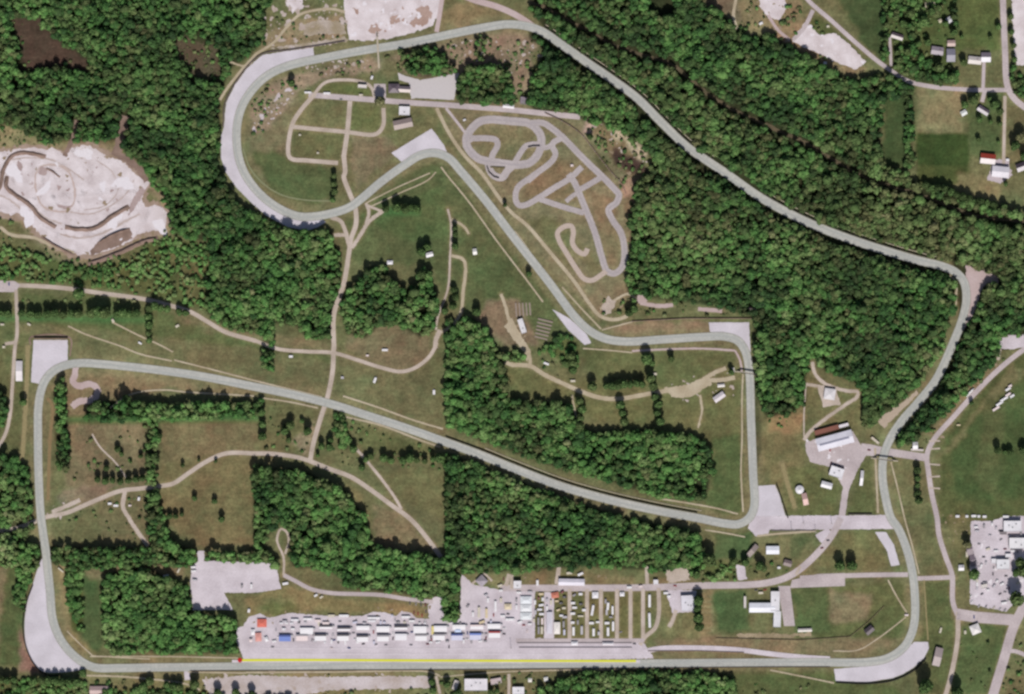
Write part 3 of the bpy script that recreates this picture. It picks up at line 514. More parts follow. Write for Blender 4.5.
path([(112,322),(140,336),(160,345),(173,352)], 1.6, M_SAND); path([(68,326),(85,334),(120,346),(140,354),(172,361)], 1.6, M_SAND); path([(174,360),(210,369),(256,381),(322,397)], 1.6, M_SAND)
path([(343,396),(380,408),(410,419),(443,429)], 1.8, M_SAND); path([(346,417),(380,425),(420,440),(440,447)], 1.8, M_SAND); path([(262,398),(290,402),(318,408)], 1.5, M_SAND)
path([(110,408),(125,397),(140,392),(165,390),(185,392),(220,394),(254,396)], 1.6, M_SAND)
path([(28,345),(27,380),(25,420),(22,460)], 4, mat('faded_path', (0,0,0))); path([(47,398),(52,405),(50,440),(48,500)], 3, mat('tan_verge', (136,116,84), .15)); path([(31,345),(30,338),(70,338),(70,356)], 1.6, M_QBRN)
path([(366,203),(396,188),(430,173)], 1.3, M_SAND); path([(372,206),(400,193),(428,180),(436,172)], 1.3, M_SAND); path([(441,167),(447,175),(469,202),(494,237),(512,261)], 1.6, M_SAND); path([(512,261),(527,280.5),(543,302)], 1.6, M_SAND)
path([(515,231),(533,256)], 1.4, M_SAND); path([(562,287),(581,308),(601,329)], 1.6, M_SAND); path([(602,330),(622,324.5),(632,322)], 1.4, M_SAND)
path([(243,148),(250,168),(265,185),(282,195),(305,200),(330,201)], 1.4, mat('faded_green_path', (132,136,104), .1)); path([(150,659),(93,656)], 1.3, M_SAND); path([(93,656),(82,646),(67,631)], 1.3, M_SAND); path([(90,656.5),(160,656.5),(238,658)], 1.3, M_SAND)
path([(743,374),(742,400),(742,440),(741,470),(743,512)], 1.6, M_SAND); path([(738,514),(715,508),(690,503.5),(662,499)], 1.6, M_SAND); path([(705,530),(725,533),(745,537)], 1.4, M_SAND)
path([(888,580),(897,597),(907,613)], 1.6, M_SAND); path([(833,651),(858,650),(880,637),(906,617)], 1.3, M_SAND); path([(770,670),(800,676),(834,683)], 1.5, M_SAND)
path([(246,672.5),(330,672),(430,672),(440,676)], 1.6, M_SAND); path([(188,672),(246,673)], 1.4, M_SAND); path([(440,677),(500,672),(620,669)],1.2,M_SAND)
path([(949,275),(957,283),(954,300),(953,315)], 1.4, M_SAND); path([(957,288),(956,305)], 1.2, M_SAND)
path([(512,575),(512,589)], 4); path([(0,227),(10.5,234.5),(35,238),(53,246),(74,253)], 3.2, M_SAND)
path([(436,676),(440,694)], 2.5); path([(509,674),(509,700)], 3)
for k in range(8): path([(701,594+k*5.2),(711,594+k*5.2)], 2, mat('camp_pad', (134,119,84), .2), ragged=.5)
# kart circuit
kt = dict(m=M_LAV, name='kart_track')
M_KART = mat('kart_tarmac', (182, 173, 174), .12, scale=.14, rgb2=(168, 159, 160))
def kart(p, w, **k): return ribbon('kart_track', p, w+1.0, M_KART, ragged=.06, **k)
kart([(467,136),(472.6,127.6),(480,121.5),(490,119.6),(509,121),(527.7,123),(535,127.6),(540,134),(541.5,143),(538,154),(530,162.5),(520,164.8),(507.7,164),(492.6,161.8),(479,159),(470,151),(466.3,143.5)], 7.0, closed=True)
kart([(469,138.5),(490,138.5),(496.4,140.5),(497.6,145.5),(493,154),(490.8,161)], 5); kart([(514,164),(521.5,151.4),(526,146),(532.7,144.4),(541,144.4)], 4.6)
kart([(530,123),(542.8,123),(552.8,129),(565,139.5),(577.6,152.6),(590,165),(602.7,177),(614,188.5),(619,195),(616.5,202.5),(608.5,209.5),(612,219),(621.5,234),(624.5,254),(621.5,268),(614.5,273.5),(607,271),(602,257.5),(594.7,232),(584.7,207),(574.7,183),(568.5,174)], 5.4)
kart([(582,167),(569.7,178.5),(554,188),(540,197),(527,204.5),(519.5,205.5),(515.8,200.5),(517.5,188),(532,176.5),(552.5,160.5),(555.5,153.5),(552.5,147),(553,143),(562,138)], 4.8)
kart([(527.7,181.5),(544,167.7),(553,160)], 4); kart([(541,148),(548,147),(556,141)], 4); kart([(539.6,199),(562,206.6),(584,213)], 4.6)
kart([(579,190),(589,184.5),(601,177.5)], 4.6); kart([(566,201.6),(573,195.5),(578,193)], 3.4)
kart([(488.3,161.4),(489.3,169),(494,175.5),(502,177.5),(508,170),(515,164)], 6.4)
ribbon('kart_track', [(587.5,248.5),(584.7,254),(577.5,250.8),(572.4,243),(573.4,232),(571.5,226.3),(565,226.3),(557.6,232.5),(559,240),(567,254),(576.5,269),(584.5,279),(592,280.3),(600,275.8),(607,270.5)], 5, mat('worn_kart_track', (186,170,160), .1))
M_RUB = mat('rubbered_line', (168, 160, 163), .12, scale=.3)
for q, cl in (([(467,136),(472.6,127.6),(480,121.5),(490,119.6),(509,121),(527.7,123),(535,127.6),(540,134),(541.5,143),(538,154),(530,162.5),(520,164.8),(507.7,164),(492.6,161.8),(479,159),(470,151),(466.3,143.5)], True), ([(530,123),(542.8,123),(552.8,129),(565,139.5),(577.6,152.6),(590,165),(602.7,177),(614,188.5),(619,195),(616.5,202.5),(608.5,209.5),(612,219),(621.5,234),(624.5,254),(621.5,268),(614.5,273.5),(607,271),(602,257.5),(594.7,232),(584.7,207),(574.7,183)], False)):
    ribbon('rubber_line', q, 1.7, M_RUB, closed=cl, ragged=.5, mask=False)
# the circuit on top
sheet('track_verge', [(120,671),(200,671),(200,670),(120,670)], M_PATH, mask=False)
trk = ribbon('race_track', TC, 8.6, [M_TRACK, M_TEDGE], closed=True, straight=True, edges=0.1, track=True)
s_ = np.arange(len(TC)); wob = 1.5*np.sin(s_/31.)+.8*np.sin(s_/13.+1)
ribbon('racing_line', TC+TN*wob[:, None], 2.2, mat('rubbered_tarmac', (169, 171, 168), .1, scale=.2), closed=True, straight=True, ragged=.35, mask=False)
ribbon('pit_lane', [(232,661.2),(300,661),(450,661.5),(640,661.5)], 2.6, M_PIT, mask=False)
ribbon('pit_lane_line', [(240,660.2),(300,660),(400,660.4),(520,660.8),(636,661)], 2.4, M_YEL, mask=False)
sheet('start_mark', [(240+2.3*math.cos(a*math.pi/8), 660.2+2.3*math.sin(a*math.pi/8)) for a in range(16)], M_RED, mask=False)
for y, x0, x1, m in ((648.5, 262, 500, (216,208,214)), (654, 262, 630, (217,209,215))):
    ribbon('pit_lane_marking', [(x0,y),(x1,y+.3)], .8, mat('faded_line_%d' % m[0], m, .1), mask=False, ragged=.4)
for c_ in (off(TRACK.index((542,31.5)), TRACK.index((712,164)), 6), off(TRACK.index((763,199)), TRACK.index((943,266.5)), 6), off(TRACK.index((444,441.5)), TRACK.index((700,518.5)), 6)): RIB.append((c_, 1.9, 'road', False)); RIB.append((2*TC[[int(np.argmin(np.hypot(*(TC-q).T))) for q in c_]]-c_, .01, 'skip', False))
# ------------------------------------------------------------------ woods: polygons (photo px), density, mean tone, height scale
HOLES = [[(10,18),(40,18),(62,45),(88,58),(94,75),(60,68),(40,72),(18,76),(20,50)], [(176,36),(195,38),(220,48),(224,82),(192,82),(190,70),(176,60)], [(648,-10),(672,-10),(676,12),(664,20),(650,14)], [(112,60),(122,62),(118,68)], [(790,140),(800,146),(792,152)], [(868,190),(880,196),(872,202)], [(900,300),(908,306),(902,314)], [(640,230),(652,236),(644,246)], [(688,470),(706,488),(700,496),(690,486)], [(345,60),(350,60),(350,64)]]
WD = [
 # (label, polygon, keep, tone, height, radius)
 ('dense dark green wood covering the north-west corner above the pale quarry', [(-55,-55),(285,-55),(280,-20),(270,2),(264,18),(264,38),(246,58),(230,70),(219,100),(219,166),(226,187),(243,207),(262,218),(288,230),(310,233),(328,230),(336,245),(341,258),(340,285),(333,312),(330,338),(318,340),(305,336),(298,326),(276,323),(262,334),(240,332),(222,325),(206,312),(209,300),(209,240),(190,238),(170,232),(170,208),(156,190),(140,165),(124,148),(116,140),(90,142),(70,140),(45,142),(20,128),(-55,120)], .93, .28, 1.0, 1.0),
 ('low bright green scrub between the quarry rim and the dirt road', [(-55,240),(20,246),(45,258),(75,266),(100,264),(130,262),(150,242),(168,236),(209,245),(208,312),(190,306),(150,294),(60,283),(-55,279)], .45, .6, .5, .8),
 ('broad mixed green forest north-east of the circuit around the curving back straight', [(545,-55),(705,-55),(700,2),(706,8),(730,18),(742,34),(775,38),(796,52),(822,64),(845,78),(862,82),(880,74),(905,82),(908,86),(906,98),(884,100),(880,140),(882,165),(905,172),(918,186),(945,195),(960,200),(985,206),(1010,213),(1084,216),(1084,325),(1024,340),(1000,352),(972,384),(950,408),(930,428),(908,442),(893,444),(893,435),(905,428),(920,412),(935,392),(950,360),(962,330),(952,262),(900,248),(880,400),(884,410),(872,425),(862,428),(863,390),(848,379),(824,370),(815,358),(808,362),(806,385),(806,402),(790,414),(766,418),(756,395),(754,345),(754,316),(725,308),(690,302),(650,298),(632,302),(626,285),(632,250),(630,220),(636,205),(634,185),(648,176),(654,158),(640,146),(620,133),(600,124),(580,120),(572,112),(540,112),(530,106),(530,85),(540,62),(546,46),(530,40),(528,30),(545,30),(530,10)], .93, .33, .95, 1.05),
 ('forest strip between the back straight and the long wooded inside of the circuit', [(880,252),(920,262),(945,270),(955,285),(952,310),(942,345),(925,375),(905,398),(885,412),(875,400)], .95, .36, 1.0, 1.1),
 ('square-edged green wood on the north side of the lower diagonal straight', [(446,336),(470,335),(500,352),(504,368),(508,400),(520,402),(560,402),(572,410),(578,428),(592,432),(620,432),(640,430),(662,432),(700,438),(710,448),(712,470),(708,490),(700,500),(660,496),(600,478),(560,468),(520,455),(480,440),(455,428),(446,424)], .95, .36, 1.0, 1.05),
 ('dark green wood on the south side of the lower diagonal straight', [(446,452),(470,462),(510,478),(560,498),(610,514),(660,526),(698,533),(704,552),(700,570),(690,577),(640,569),(600,566),(560,567),(515,571),(470,573),(462,574),(448,560),(446,540)], .95, .33, 1.0, 1.05),
 ('wood of rounded crowns beside the keyhole path north of the paddock', [(256,462),(264,468),(300,470),(325,480),(345,490),(356,504),(366,520),(371,546),(400,552),(440,556),(447,562),(459,576),(459,618),(445,618),(444,594),(424,600),(400,592),(365,590),(345,586),(345,574),(310,569),(292,566),(291,536),(288,526),(278,522),(262,545),(254,545),(254,470)], .95, .38, 1.1, 1.1),
 ('oblong wood with bright crowns west of the grey car park', [(103,580),(112,572),(148,569),(165,578),(189,586),(192,612),(222,614),(238,620),(240,632),(236,652),(112,653),(103,640)], .9, .45, .9, 1.0),
 ('thick green hedge belt running west of the car park entrance', [(-55,535),(0,540),(40,545),(80,548),(130,548),(180,546),(196,550),(196,565),(150,566),(80,568),(55,562),(35,570),(15,566),(-55,568)], .9, .42, .9, .95),
 ('green hedge belt east of the car park entrance', [(206,552),(256,552),(262,545),(278,560),(276,565),(206,562)], .9, .42, .9, .95),
 ('rough wood at the western edge beside the first straight after the corner', [(-55,448),(8,455),(30,470),(35,500),(36,524),(25,540),(-55,540)], .8, .35, .9, 1.0),
 ('small grove left of the winding track by the western picture edge', [(-55,395),(4,392),(8,410),(4,425),(-55,440)], .8, .36, .9, 1.0),
 ('narrow wooded belt inside the first corner left of the mown strip', [(66,567),(81,567),(83,600),(84,630),(74,634),(68,600)], .9, .5, .7, .9),
 ('narrow wooded belt outside the big gravel corner', [(18,566),(33,566),(29,585),(25,612),(15,604)], .85, .45, .8, .9),
 ('green scrub along the bottom edge below the big gravel corner', [(-55,679),(20,679),(80,678),(90,690),(90,754),(-55,754)], .6, .5, .5, .9),
 ('green scrub along the bottom edge south of the start straight', [(100,690),(140,688),(180,688),(205,692),(300,698),(330,754),(100,754)], .7, .5, .6, .9),
 ('bright green wood south of the main straight below the camp lanes', [(536,692),(556,680),(580,672),(620,671),(660,670),(700,670),(720,674),(735,680),(735,754),(536,754)], .85, .45, .9, 1.0),
 ('long green hedge belt south of the western straight', [(86,410),(100,402),(130,402),(160,404),(200,403),(256,403),(262,400),(262,416),(200,418),(150,420),(110,421),(86,420)], .93, .42, 1.0, .95),
 ('upright hedge belt just inside the western corner', [(56,388),(66,386),(68,420),(70,455),(69,472),(58,470),(57,430)], .9, .42, .8, .9),
 ('upright hedge belt between the two brown fields', [(148,418),(160,415),(158,440),(156,470),(160,500),(166,520),(172,545),(152,548),(148,520),(147,480)], .85, .42, .85, .95),
 ('short hedge belt crossing the road verge left of the dark wood', [(263,325),(274,325),(275,370),(263,370)], .85, .4, 1.0, 1.0),
 ('strip of bushes beside the underpass road', [(335,412),(343,412),(348,428),(352,448),(342,450),(334,430)], .85, .5, .8, .9),
 ('dark grove around the bare brown hollow in the middle meadow', [(340,312),(347,292),(356,282),(372,266),(386,268),(390,280),(402,290),(418,284),(418,272),(430,270),(433,285),(440,305),(437,330),(420,337),(400,324),(378,326),(365,338),(346,334)], .88, .35, 1.0, 1.0),
 ('leafy strip beside the crossroads east of the middle meadow', [(446,322),(462,316),(478,322),(496,345),(480,350),(446,345)], .9, .4, 1.0, 1.0),
 ('small wood at the east end of the fresh gravel lot', [(458,78),(470,66),(490,66),(506,70),(512,86),(512,104),(484,103),(458,102)], .95, .3, 1.0, 1.0),
 ('thin wood of dark crowns below the top straight', [(400,50),(412,46),(432,44),(448,52),(452,66),(462,76),(440,76),(424,78),(408,72)], .6, .3, 1.0, .95),
 ('loose trees in the bare ground beside the top straight', [(474,36),(484,36),(486,60),(476,62)], .7, .3, 1.0, .95),
 ('patch of woodland behind the houses along the north road', [(886,-55),(955,-55),(955,-10),(940,10),(925,20),(920,30),(908,30),(900,25),(886,10)], .6, .4, .8, .9),
 ('dense garden trees around the houses at the north road bend', [(890,66),(893,50),(908,46),(925,58),(935,66),(958,72),(956,84),(925,83),(905,78)], .7, .38, .8, .9),
 ('tree belt down the east side of the dark green field', [(905,86),(913,86),(914,168),(904,168)], .75, .4, .8, .9),
 ('overgrown belt beyond the eastern gravel yard', [(1008,66),(1016,68),(1024,76),(1060,90),(1060,104),(1020,98),(1012,88)], .7, .4, .8, .9),
 ('wooded clump behind the bleachers on the inside of the bend', [(536,348),(548,344),(556,336),(570,336),(580,346),(578,368),(566,368),(556,356)], .6, .42, .6, .9),
 ('green patch along the north edge of the middle field hedge', [(505,350),(520,353),(528,360),(516,362),(505,362)], .8, .5, .7, .9),
 ('leafy clump on the north side of the service road by the white sheds', [(700,565),(718,560),(735,566),(734,580),(705,580)], .5, .5, .5, .8),
 ('thin dark hedge line east of the dark green north field', [(881,-10),(886,-10),(887,66),(882,62)], .8, .3, .8, .8),
 ('thin dark hedge line between the two north gardens', [(908,-5),(913,-5),(913,50),(908,50)], .7, .3, .7, .8),
 ('thin dark hedge line west of the north meadow', [(951,-10),(956,-10),(956,30),(952,30)], .8, .3, .7, .8),
 ('dark strip of trees left of the loop road beside the right-hand bend', [(756,470),(762,440),(756,380),(752,380)], .0, .4, .9, .9),
]
# clearing masks
for p, c in F: paint(p, c)
free_road = np.zeros((NY, NX), bool); near_track = np.zeros((NY, NX), bool)
for c, hw, kind, cl in RIB:
    if kind == 'skip': continue
    dl = ldist(c, hw+4.2, cl); free_road |= dl < hw+(3.1 if kind == 'track' else 1.3)
    if kind == 'road' and hw > .9: blend(((hw+2.2-dl)/2).clip(0, 1), (124, 110, 82), .4)
    if kind == 'track': near_track |= ldist(c, hw+2, cl) < hw+.6
for P in POL: free_road |= pmask(P, 0, 1) > .35
trackcore = near_track
def at(mask, x, y):
    i = ((np.asarray(x)-GX0)/GS+.5).astype(int).clip(0, NX-1); j = ((np.asarray(y)-GY0)/GS+.5).astype(int).clip(0, NY-1)
    return mask[j, i]
# ------------------------------------------------------------------ tree crowns
def icos(sub):
    import bmesh
    bm = bmesh.new(); bmesh.ops.create_icosphere(bm, subdivisions=sub, radius=1); bm.verts.ensure_lookup_table()
    v = np.array([x.co[:] for x in bm.verts]); f = np.array([[q.index for q in p.verts] for p in bm.faces]); bm.free(); return v, f
IV1, IF1 = icos(2); IV2, IF2 = icos(3)
def crown_arrays(x, y, r, h, tone, tint, IV, IF, leaves, rg, leafsize=(0.5, 1.15), lump=.36, flat=.38):
    """many crowns at once: lumpy domes plus leaf sprays; x, y, r, h, tone are arrays in metres"""
    n = len(x); V = len(IV)
    k1 = rg.normal(size=(n, 5, 3)); k1 /= np.linalg.norm(k1, axis=2)[..., None]; ph = rg.uniform(0, 6.28, size=(n, 5))
    disp = np.zeros((n, V))
    for q in range(5):
        disp += np.sin(np.einsum('vc,nc->nv', IV, k1[:, q])*(3+1.3*q)+ph[:, q][:, None])*(1/(1+.35*q))
    disp = 1+lump*disp*.55+rg.normal(size=(n, V))*lump*.28
    hz = (h*flat)[:, None]; zc = (h-h*(flat+.02))[:, None]
    el = rg.uniform(.8, 1.2, size=(n, 1)); hx = rg.normal(size=(n, 1))*.12
    px = (IV[:, 0]*el+IV[:, 1]*hx)*disp*r[:, None]+x[:, None]; py = IV[:, 1]/el*disp*r[:, None]+y[:, None]
    zz = IV[:, 2]; pz = np.maximum(zc+zz*disp*hz, (h*.14)[:, None]+.0*zz)
    P = np.stack([px, py, pz], 2).reshape(-1, 3)
    Fc = (IF[None]+(np.arange(n)*V)[:, None, None]).reshape(-1, 3)
    T = np.repeat(tone, V)+rg.normal(size=n*V)*.10
    # leaf sprays
    m = n*leaves
    u = rg.normal(size=(n, leaves, 3)); u /= np.linalg.norm(u, axis=2)[..., None]; u[..., 2] = np.where(u[..., 2] < -.2, -u[..., 2], u[..., 2])
    rad = rg.uniform(.8, 1.38, size=(n, leaves))
    c = np.stack([x[:, None]+u[..., 0]*rad*r[:, None], y[:, None]+u[..., 1]*rad*r[:, None], zc+u[..., 2]*rad*hz], 2).reshape(-1, 3)
    nn = u.reshape(-1, 3)+rg.normal(size=(m, 3))*.6; nn[:, 2] += .5; nn /= np.linalg.norm(nn, axis=1)[:, None]
    a = np.cross(nn, rg.normal(size=(m, 3))); a /= np.linalg.norm(a, axis=1)[:, None]; b = np.cross(nn, a)
    s = (rg.uniform(*leafsize, size=m)*np.repeat((r/4.0).clip(.5, 1.5), leaves))[:, None]
    Q = np.stack([c-a*s-b*s*.6, c+a*s*.5-b*s, c+a*s+b*s*.6, c-a*s*.4+b*s], 1).reshape(-1, 3)
    Qf = (np.arange(m*4).reshape(-1, 4))+len(P)
    Tq = np.repeat(np.repeat(tone, leaves)+rg.normal(size=m)*.16+.06, 4)
    H = np.concatenate([np.repeat(tint, V), np.repeat(tint, leaves*4)])
    return P, Fc, T, Q, Qf, Tq, H
def foliage_mesh(name, arr):
    P, Fc, T, Q, Qf, Tq, H = arr
    me = bpy.data.meshes.new(name); nv = len(P)+len(Q)
    me.vertices.add(nv); me.vertices.foreach_set('co', np.concatenate([P, Q]).astype(np.float32).ravel())
    loops = np.concatenate([Fc.ravel(), Qf.ravel()]).astype(np.int32)
    me.loops.add(len(loops)); me.loops.foreach_set('vertex_index', loops)
    st = np.concatenate([np.arange(len(Fc))*3, len(Fc)*3+np.arange(len(Qf))*4]).astype(np.int32)
    me.polygons.add(len(st)); me.polygons.foreach_set('loop_start', st)
    me.update(calc_edges=True)
    at_ = me.attributes.new('tone', 'FLOAT', 'POINT'); at_.data.foreach_set('value', np.concatenate([T, Tq]).clip(0, 1).astype(np.float32))
    at_ = me.attributes.new('tint', 'FLOAT', 'POINT'); at_.data.foreach_set('value', H.clip(0, 1).astype(np.float32))
    me.materials.append(M_FOL); return me
def noshade(x, y, h):                      # how tall a tree may stand here without standing in the light of the tarmac
    h = h.copy()
    for _ in range(9):
        bad = np.zeros(len(x), bool)
        for q in np.linspace(.1, 1, 9):
            L = h*q/math.tan(SUN_EL)/S
            bad |= at(trackcore, x-.10*L, y-L)
        h = np.where(bad, np.maximum(h*.82, 2.2), h)
    return h
tone_f = vnoise(34, 21)*.5+vnoise(13, 22)*.5; gap_f = vnoise(11, 23); hgt_f = vnoise(8, 26)*.7+vnoise(20, 27)*.6; tint_f = vnoise(28, 24)*.7+vnoise(9, 25)*.5
TREES_N = 0
SPX = 3.95
for wi, (lab, poly, keep, tone, hs, rs) in enumerate(WD):
    if keep <= 0: continue
    rg = np.random.default_rng(100+wi)
    sp = SPX*rs*(0.85 if hs < .7 else 1.0)
    x0, y0 = min(p[0] for p in poly), min(p[1] for p in poly); x1, y1 = max(p[0] for p in poly), max(p[1] for p in poly)
    nx, ny = int((x1-x0)/sp)+2, int((y1-y0)/sp/.87)+2
    X, Y = np.meshgrid(np.arange(nx), np.arange(ny)); X = (x0+(X+.5*(Y % 2))*sp).ravel(); Y = (y0+Y*sp*.87).ravel()
    X = X+rg.uniform(-.42, .42, len(X))*sp; Y = Y+rg.uniform(-.42, .42, len(X))*sp
    ok = inpoly(X+rg.normal(size=len(X))*.5, Y, poly) & ~at(free_road, X, Y) & (at(gap_f, X, Y)+rg.normal(size=len(X))*.9 > -2.6+2.2*(1-keep)*2)
    ok &= rg.uniform(size=len(X)) < keep
    for hp in HOLES: ok &= ~inpoly(X+rg.normal(size=len(X)), Y+rg.normal(size=len(X)), hp)
    hs = hs*1.55 if 'hedge' in lab else hs*1.3 if hs >= .85 else hs
    X, Y = X[ok], Y[ok]; n = len(X)
    if not n: continue
    r = sp*S*rg.uniform(.38, .86, n)*np.where(rg.uniform(size=n) < .1, 1.4, 1)
    h = hs*rg.uniform(9.5, 14, n)*np.sqrt(r/(sp*S*.6)); h = h*(1+.22*at(hgt_f, X, Y)).clip(.5, 1.5); h = noshade(X, Y, h); r = np.where(h < 6, np.minimum(r, h*.55+.9), r)
    t = tone+.04+.28*at(tone_f, X, Y)+rg.normal(size=n)*.11
    hu = (.20+.2*at(tint_f, X, Y)+rg.normal(size=n)*.26).clip(0, .95)
    for q in ((860,215,70,.4), (940,245,55,.45), (720,130,60,.2), (690,235,38,.25), (610,55,50,.12), (160,70,45,.2), (660,180,30,.15)): hu = hu+q[3]*np.exp(-((X-q[0])**2+(Y-q[1])**2)/(2*(q[2]*.6)**2))*(1 if wi == 2 or q[0] < 400 else 0)
    hu = hu.clip(0, 1); hu = np.where(tone > .44, hu*.75, hu)
    xm, ym = (X-CX)*S, (CY-Y)*S
    arr = crown_arrays(xm, ym, r, h, t.clip(0, 1), hu, IV1, IF1, 34, rg, flat=.25)
    o = link('scrub' if hs < .65 else 'woodland', foliage_mesh('woodland', arr)); tag(o, lab, 'scrub' if hs < .65 else 'woodland', None, 'stuff')
    TREES_N += n
print('wood trees', TREES_N)

# ------------------------------------------------------------------ single trees
PROTO = []
for k in range(5):
    rg = np.random.default_rng(300+k)
    arr = crown_arrays(np.zeros(1), np.zeros(1), np.array([4.5]), np.array([12.5]), np.array([[.30, .40, .25, .5, .6][k]]), np.array([[.35, .55, .45, .3, 1.0][k]]), IV2, IF2, 280, rg, (.4, .95), .36)
    cm = foliage_mesh('crown', arr)
    tb = MB(); tb.cyl((0, 0, -.1), .38, 4.2, 9, r2=.26)
    for q in range(4):
        a = q*1.6+k; dx, dy = math.cos(a), math.sin(a); i0 = len(tb.v)
        tb.cyl((0, 0, 0), .2, 3.8, 6, r2=.07)
        for i in range(i0, len(tb.v)):
            vx, vy, vz = tb.v[i]; tb.v[i] = (vx+dx*vz*.5, vy+dy*vz*.5, 3.6+vz*.85)
    PROTO.append((cm, tb.mesh('trunk', M_BARK)))
def tree(p, r, k, label, group=None, hs=1.0):
    rg = random
    t = thing('deciduous_tree', label, 'tree', W(p), rg.uniform(0, 6.28), group)
    s = r*S/4.9; hh = s*hs*rg.uniform(.9, 1.15)
    x = np.array([p[0]]); y = np.array([p[1]]); lim = noshade(x, y, np.array([12.5*hh]))[0]
    hh = max(.22, min(hh, lim/12.5)); t.scale = (s, s*rg.uniform(.9, 1.1), hh)
    link('crown', PROTO[k][0], t); link('trunk', PROTO[k][1], t)
    return t
ORDN = ['first', 'second', 'third', 'fourth', 'fifth', 'sixth', 'seventh', 'eighth', 'ninth', 'tenth', 'eleventh', 'twelfth', 'thirteenth', 'fourteenth', 'fifteenth', 'sixteenth', 'seventeenth', 'eighteenth', 'nineteenth', 'twentieth']
def ordered(pts):
    xs_, ys_ = [p[0] for p in pts], [p[1] for p in pts]
    return (sorted(pts, key=lambda p: p[0]), 'west') if max(xs_)-min(xs_) >= max(ys_)-min(ys_) else (sorted(pts, key=lambda p: p[1]), 'north')
def trees(label, group, pts, r=3.6, ks=(0, 1, 3), hs=1.4):
    q, side = ordered(pts)
    for i, p in enumerate(q):
        rr = (p[2] if len(p) > 2 else r)*random.uniform(.88, 1.12)
        lab = label if len(q) == 1 else '%s %s, counted from the %s' % (ORDN[i], group.replace('trees', 'tree', 1), side)
        tree(p[:2], rr, random.choice(ks), lab, group if len(q) > 1 else None, hs)
trees('round green tree in the row along the grass south of the western dirt road', 'trees in the row south of the western dirt road', [(2,313),(9,314),(22,313),(31,314),(39,315),(48,314),(56,313),(64,315),(72,313),(79,314),(92,313,4.6),(99,312,4.6),(106,313,4.6),(118,314),(124,313,4.4),(130,314),(137,313)])
trees('green tree hanging over the dirt road above the western tree row', None, [(80,294)], 5)
trees('green tree in the upright line crossing the western meadow', 'trees in the upright line of the western meadow', [(150,309,3.8),(149,317),(150,325),(149,333,3),(150,340,3)])
trees('dark tree at the kink of the western dirt road', 'trees at the kink of the western dirt road', [(155,306),(161,308),(168,309),(180,312),(186,313)], 3.4)
trees('dark round tree in the short row below the loop exit straight', 'trees in the short row below the loop exit', [(386,209),(397,208,4),(406,209,4.2),(412,208),(417,209,3.8)], 3.4, (0, 2))
trees('small tree between the twin sandy paths', 'trees between the twin sandy paths', [(455,228,2.6),(455,234,2.6),(455,246,2.8),(454,290),(456,297),(453,306),(445,311),(477,312,3.4)], 3.2, (0, 2))
trees('dark clump tree beside the two white campers in the middle meadow', 'clump trees in the middle meadow', [(422,252,4),(427,247,3.5),(422,274,3.6),(429,274,3.6)], 3.6, (0, 2))
trees('small tree in rough grass west of the underpass road', 'trees west of the underpass road', [(285,431),(291,425),(308,431,3.4),(262,412),(263,424),(263,436,3.4),(289,440,2.4),(302,421,2)], 3.2)
trees('small tree in rough grass east of the underpass road', 'trees east of the underpass road', [(322,446),(330,447,3.8),(331,440,2.6),(318,455,2),(354,449,3.2),(362,467)], 2.8)
trees('tree in the thin row across the meadow below the diagonal straight', 'trees in the thin row below the diagonal straight', [(366,459),(371,456),(384,458,3.8),(391,460),(403,460,3),(410,458,4.2),(417,460),(425,461),(433,459),(440,458,4),(444,462)], 2.8)
trees('lone shrub tree in the western brown field', 'lone trees in the western brown field', [(118,449,2.6),(122,454,2.2),(141,456,2.2),(145,450,1.8),(107,468,2.2),(131,462,1.4)], 2.2, (0, 2))
trees('dark tree in the row along the crossing path of the western brown field', 'trees in the row by the crossing path', [(98,479),(106,481),(113,480),(121,481),(129,480),(136,479),(143,478)], 3.0, (0, 2))
trees('lone tree in the eastern brown field', 'lone trees in the eastern brown field', [(160,436,2.2),(195,498,2.6),(215,501,2.4),(222,519,2.8),(170,516,2.4),(176,516),(182,514),(183,465,1.6),(216,461,1.6),(199,460,1.4)], 2.2, (0, 2))
trees('dark tree beside the pink dirt loop inside the western corner', 'trees beside the pink dirt loop', [(63,379,2.6),(60,385,3),(98,405,4.2),(91,408),(106,406,3),(127,399,3.4),(24,402,3)], 3.2)
trees('left one of the two dark trees on the grass triangle by the pit exit', None, [(839,565)], 4.6, (0,))
trees('right one of the two dark trees on the grass triangle by the pit exit', None, [(851.5,565)], 4.6, (0,))
trees('large round tree on the grass below the final corner gravel', None, [(924,685)], 6.2, (0,))
trees('large dark tree beside the dirt lane at the bottom edge', None, [(956,692)], 5.4, (0,))
trees('broad green tree at the road end of the eastern car park', None, [(1015,598)], 6.6, (1,))
trees('round green tree west of the eastern car park', None, [(973,574)], 4.6, (3,))
trees('reddish tree at the north-west end of the eastern car park', None, [(966,544)], 3.6, (4,))
trees('bushy tree at the eastern edge behind the white halls', 'trees behind the white halls', [(1019,562,4.6),(1023,570,5),(1016,572,3.4)], 4)
trees('small dark tree standing in the large eastern field', 'trees in the large eastern field', [(997,450,3.4),(1004,452),(1009.5,452),(1023,450,4.2),(971,403,1.8)], 2.6, (0, 2))
trees('tree in the short column beside the straight near the pit exit', 'trees in the column near the pit exit', [(917,470,3),(917,478),(917,485),(917,493,3),(918,500,3)], 2.7, (0, 2))
trees('dark tree in the column beside the big white angular roof', 'dark trees beside the angular roof', [(698,600,4),(697,608),(698,617,4),(699,626,4)], 3.7, (0, 2))
trees('tree on the lawn north of the service road', 'trees on the lawn north of the service road', [(696,574,3.6),(709,559,5),(733,561,3.4),(745,562,3.4),(759,565,4),(763,568,3)], 3.6)
trees('grey-brown bare tree over the infield crossroads', None, [(380,102)], 4.2, (4,))
